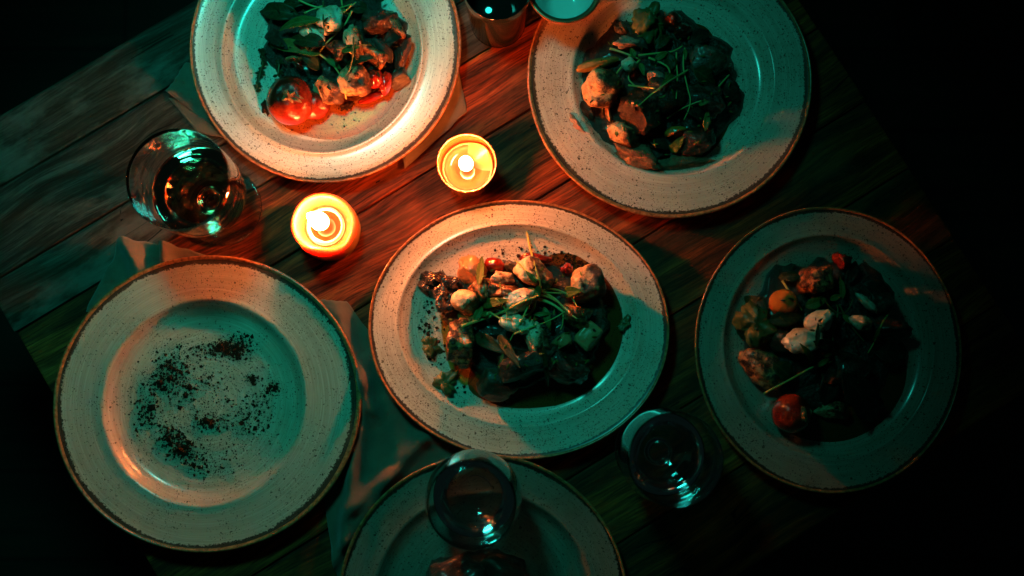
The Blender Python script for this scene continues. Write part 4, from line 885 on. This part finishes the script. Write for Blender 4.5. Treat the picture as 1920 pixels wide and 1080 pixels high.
F('cheese', 'greyish cheese slice right of the white dollops, dim plate', 'cheese', 4, 1614, 606, 24, 13, -28, .016, 'pale', 70.1, G4, lift=.008)
F('pale_bite', 'pale bite half buried at the bottom of the dim heap', 'meat', 4, 1562, 770, 36, 17, -6, .018, 'mushroom', 71.1, G4)
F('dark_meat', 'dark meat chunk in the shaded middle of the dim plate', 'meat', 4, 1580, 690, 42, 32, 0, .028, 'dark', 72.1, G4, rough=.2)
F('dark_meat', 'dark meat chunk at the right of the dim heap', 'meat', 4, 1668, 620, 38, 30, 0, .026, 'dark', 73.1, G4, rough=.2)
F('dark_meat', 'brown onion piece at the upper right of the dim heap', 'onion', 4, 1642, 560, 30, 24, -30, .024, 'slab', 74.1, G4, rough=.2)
F('chard', 'crumpled glossy dark chard at the left of the dim plate', 'leaf', 4, 1412, 612, 34, 36, 0, .028, 'darkstem', 75.1, G4, rough=.45, fine=.25)
F('dark_meat', 'small brown bite between the white cheese and the cut mushroom', 'meat', 4, 1462, 640, 22, 22, 0, .022, 'slab', 76.1, G4)
for (b_, t2, w_, mt, z_, lab) in [((1440, 590), (1396, 556), 30, 'darkleaf', .016, 'dark leaf at the far left of the dim plate'), ((1442, 600), (1506, 594), 27, 'darkleaf', .020, 'dark leaf in front of the orange cherry tomato'), ((1500, 518), (1458, 520), 22, 'darkleaf', .014, 'dark leaf left of the browned meat, dim plate'),
        ((1510, 575), (1550, 560), 22, 'leaf', .022, 'green leaf above the upper cheese dollop'), ((1522, 680), (1500, 644), 14, 'leaf', .026, 'forked green leaf over the larger cheese dollop'), ((1560, 655), (1525, 640), 26, 'darkleaf', .026, 'dark leaf at the right end of the larger cheese'), ((1530, 650), (1534, 606), 10, 'darkleaf', .030, 'upright dark leaf tip between the cheese dollops'),
        ((1580, 700), (1640, 790), 60, 'wilt', .012, 'big black wilted leaf at the lower right of the dim heap'), ((1560, 690), (1545, 760), 40, 'wilt', .012, 'black wilted leaf hanging above the pale bite'), ((1640, 660), (1700, 660), 46, 'wilt', .012, 'black wilted leaf at the right wall of the dim plate'),
        ((1590, 530), (1605, 490), 22, 'wilt', .012, 'wilted leaf beside the small dark red tomato'), ((1580, 560), (1575, 520), 12, 'edged', .020, 'yellowish leaf stalk right of the browned meat'), ((1620, 530), (1670, 560), 34, 'wilt', .010, 'wilted leaf above the brown onion piece'), ((1450, 680), (1490, 715), 34, 'darkleaf', .012, 'dark leaf over the cut mushroom half'), ((1540, 668), (1570, 655), 12, 'edged', .024, 'small yellow leaf below the dark leaf, dim plate')]:
    tag(leaf('leaf', 4, b_, t2, w_, M[mt], z=z_, seed=b_[0], curl=.25, wave=.3, crinkle=.0008), lab, 'leaf', 'leaves on the dim right plate')
sprig('pale stem leaning over the orange cherry tomato', 4, [[(1466, 526, .024), (1484, 552, .028), (1504, 582, .024)]], [], 2.2)
sprig('long pale stem stretching from the cut mushroom to the middle', 4, [[(1432, 738, .020), (1475, 715, .024), (1520, 690, .024), (1565, 676, .022)]], [((1530, 688), (1560, 668), 10, .024)], 2.4)
sprig('long thin stem slanting at the right of the dim heap', 4, [[(1676, 572, .022), (1655, 605, .026), (1640, 640, .024), (1628, 662, .020)]], [((1650, 612), (1636, 640), 7, .026)], 2.0)
sprig('small green stem tangle between the cheese and the browned meat', 4, [[(1545, 560, .028), (1560, 580, .030), (1585, 592, .028), (1600, 560, .026)], [(1560, 555, .028), (1575, 585, .030), (1555, 610, .028)], [(1570, 590, .028), (1560, 640, .028), (1566, 690, .024)], [(1572, 570, .028), (1595, 610, .028), (1620, 640, .024)]], [((1556, 562), (1580, 552), 12, .028), ((1580, 590), (1600, 610), 11, .028), ((1566, 600), (1552, 580), 10, .028)], 1.9, 'darkstem')
crumbs('crumb_scatter', 'dark crumbs sprinkled round the dim heap', [(1552, 650, 110, 110, 160, 1.5, 4)], 10)

shreds('fine dark herb shreds strewn over the dim heap', 4, 90, 7, ('darkleaf',))
# ---- lowest plate
bed(6, 'dark heap of food on the lowest plate cut by the picture edge', .95, 12.0)
F('dark_roast', 'dark roast piece on the lowest plate below the glass', 'meat', 6, 850, 1085, 62, 40, 15, .032, 'dark', 81.1, None, rough=.2)
F('dark_roast', 'dark roast piece on the lowest plate, right of the other', 'meat', 6, 950, 1085, 60, 36, -15, .032, 'slab', 82.1, None, rough=.2)
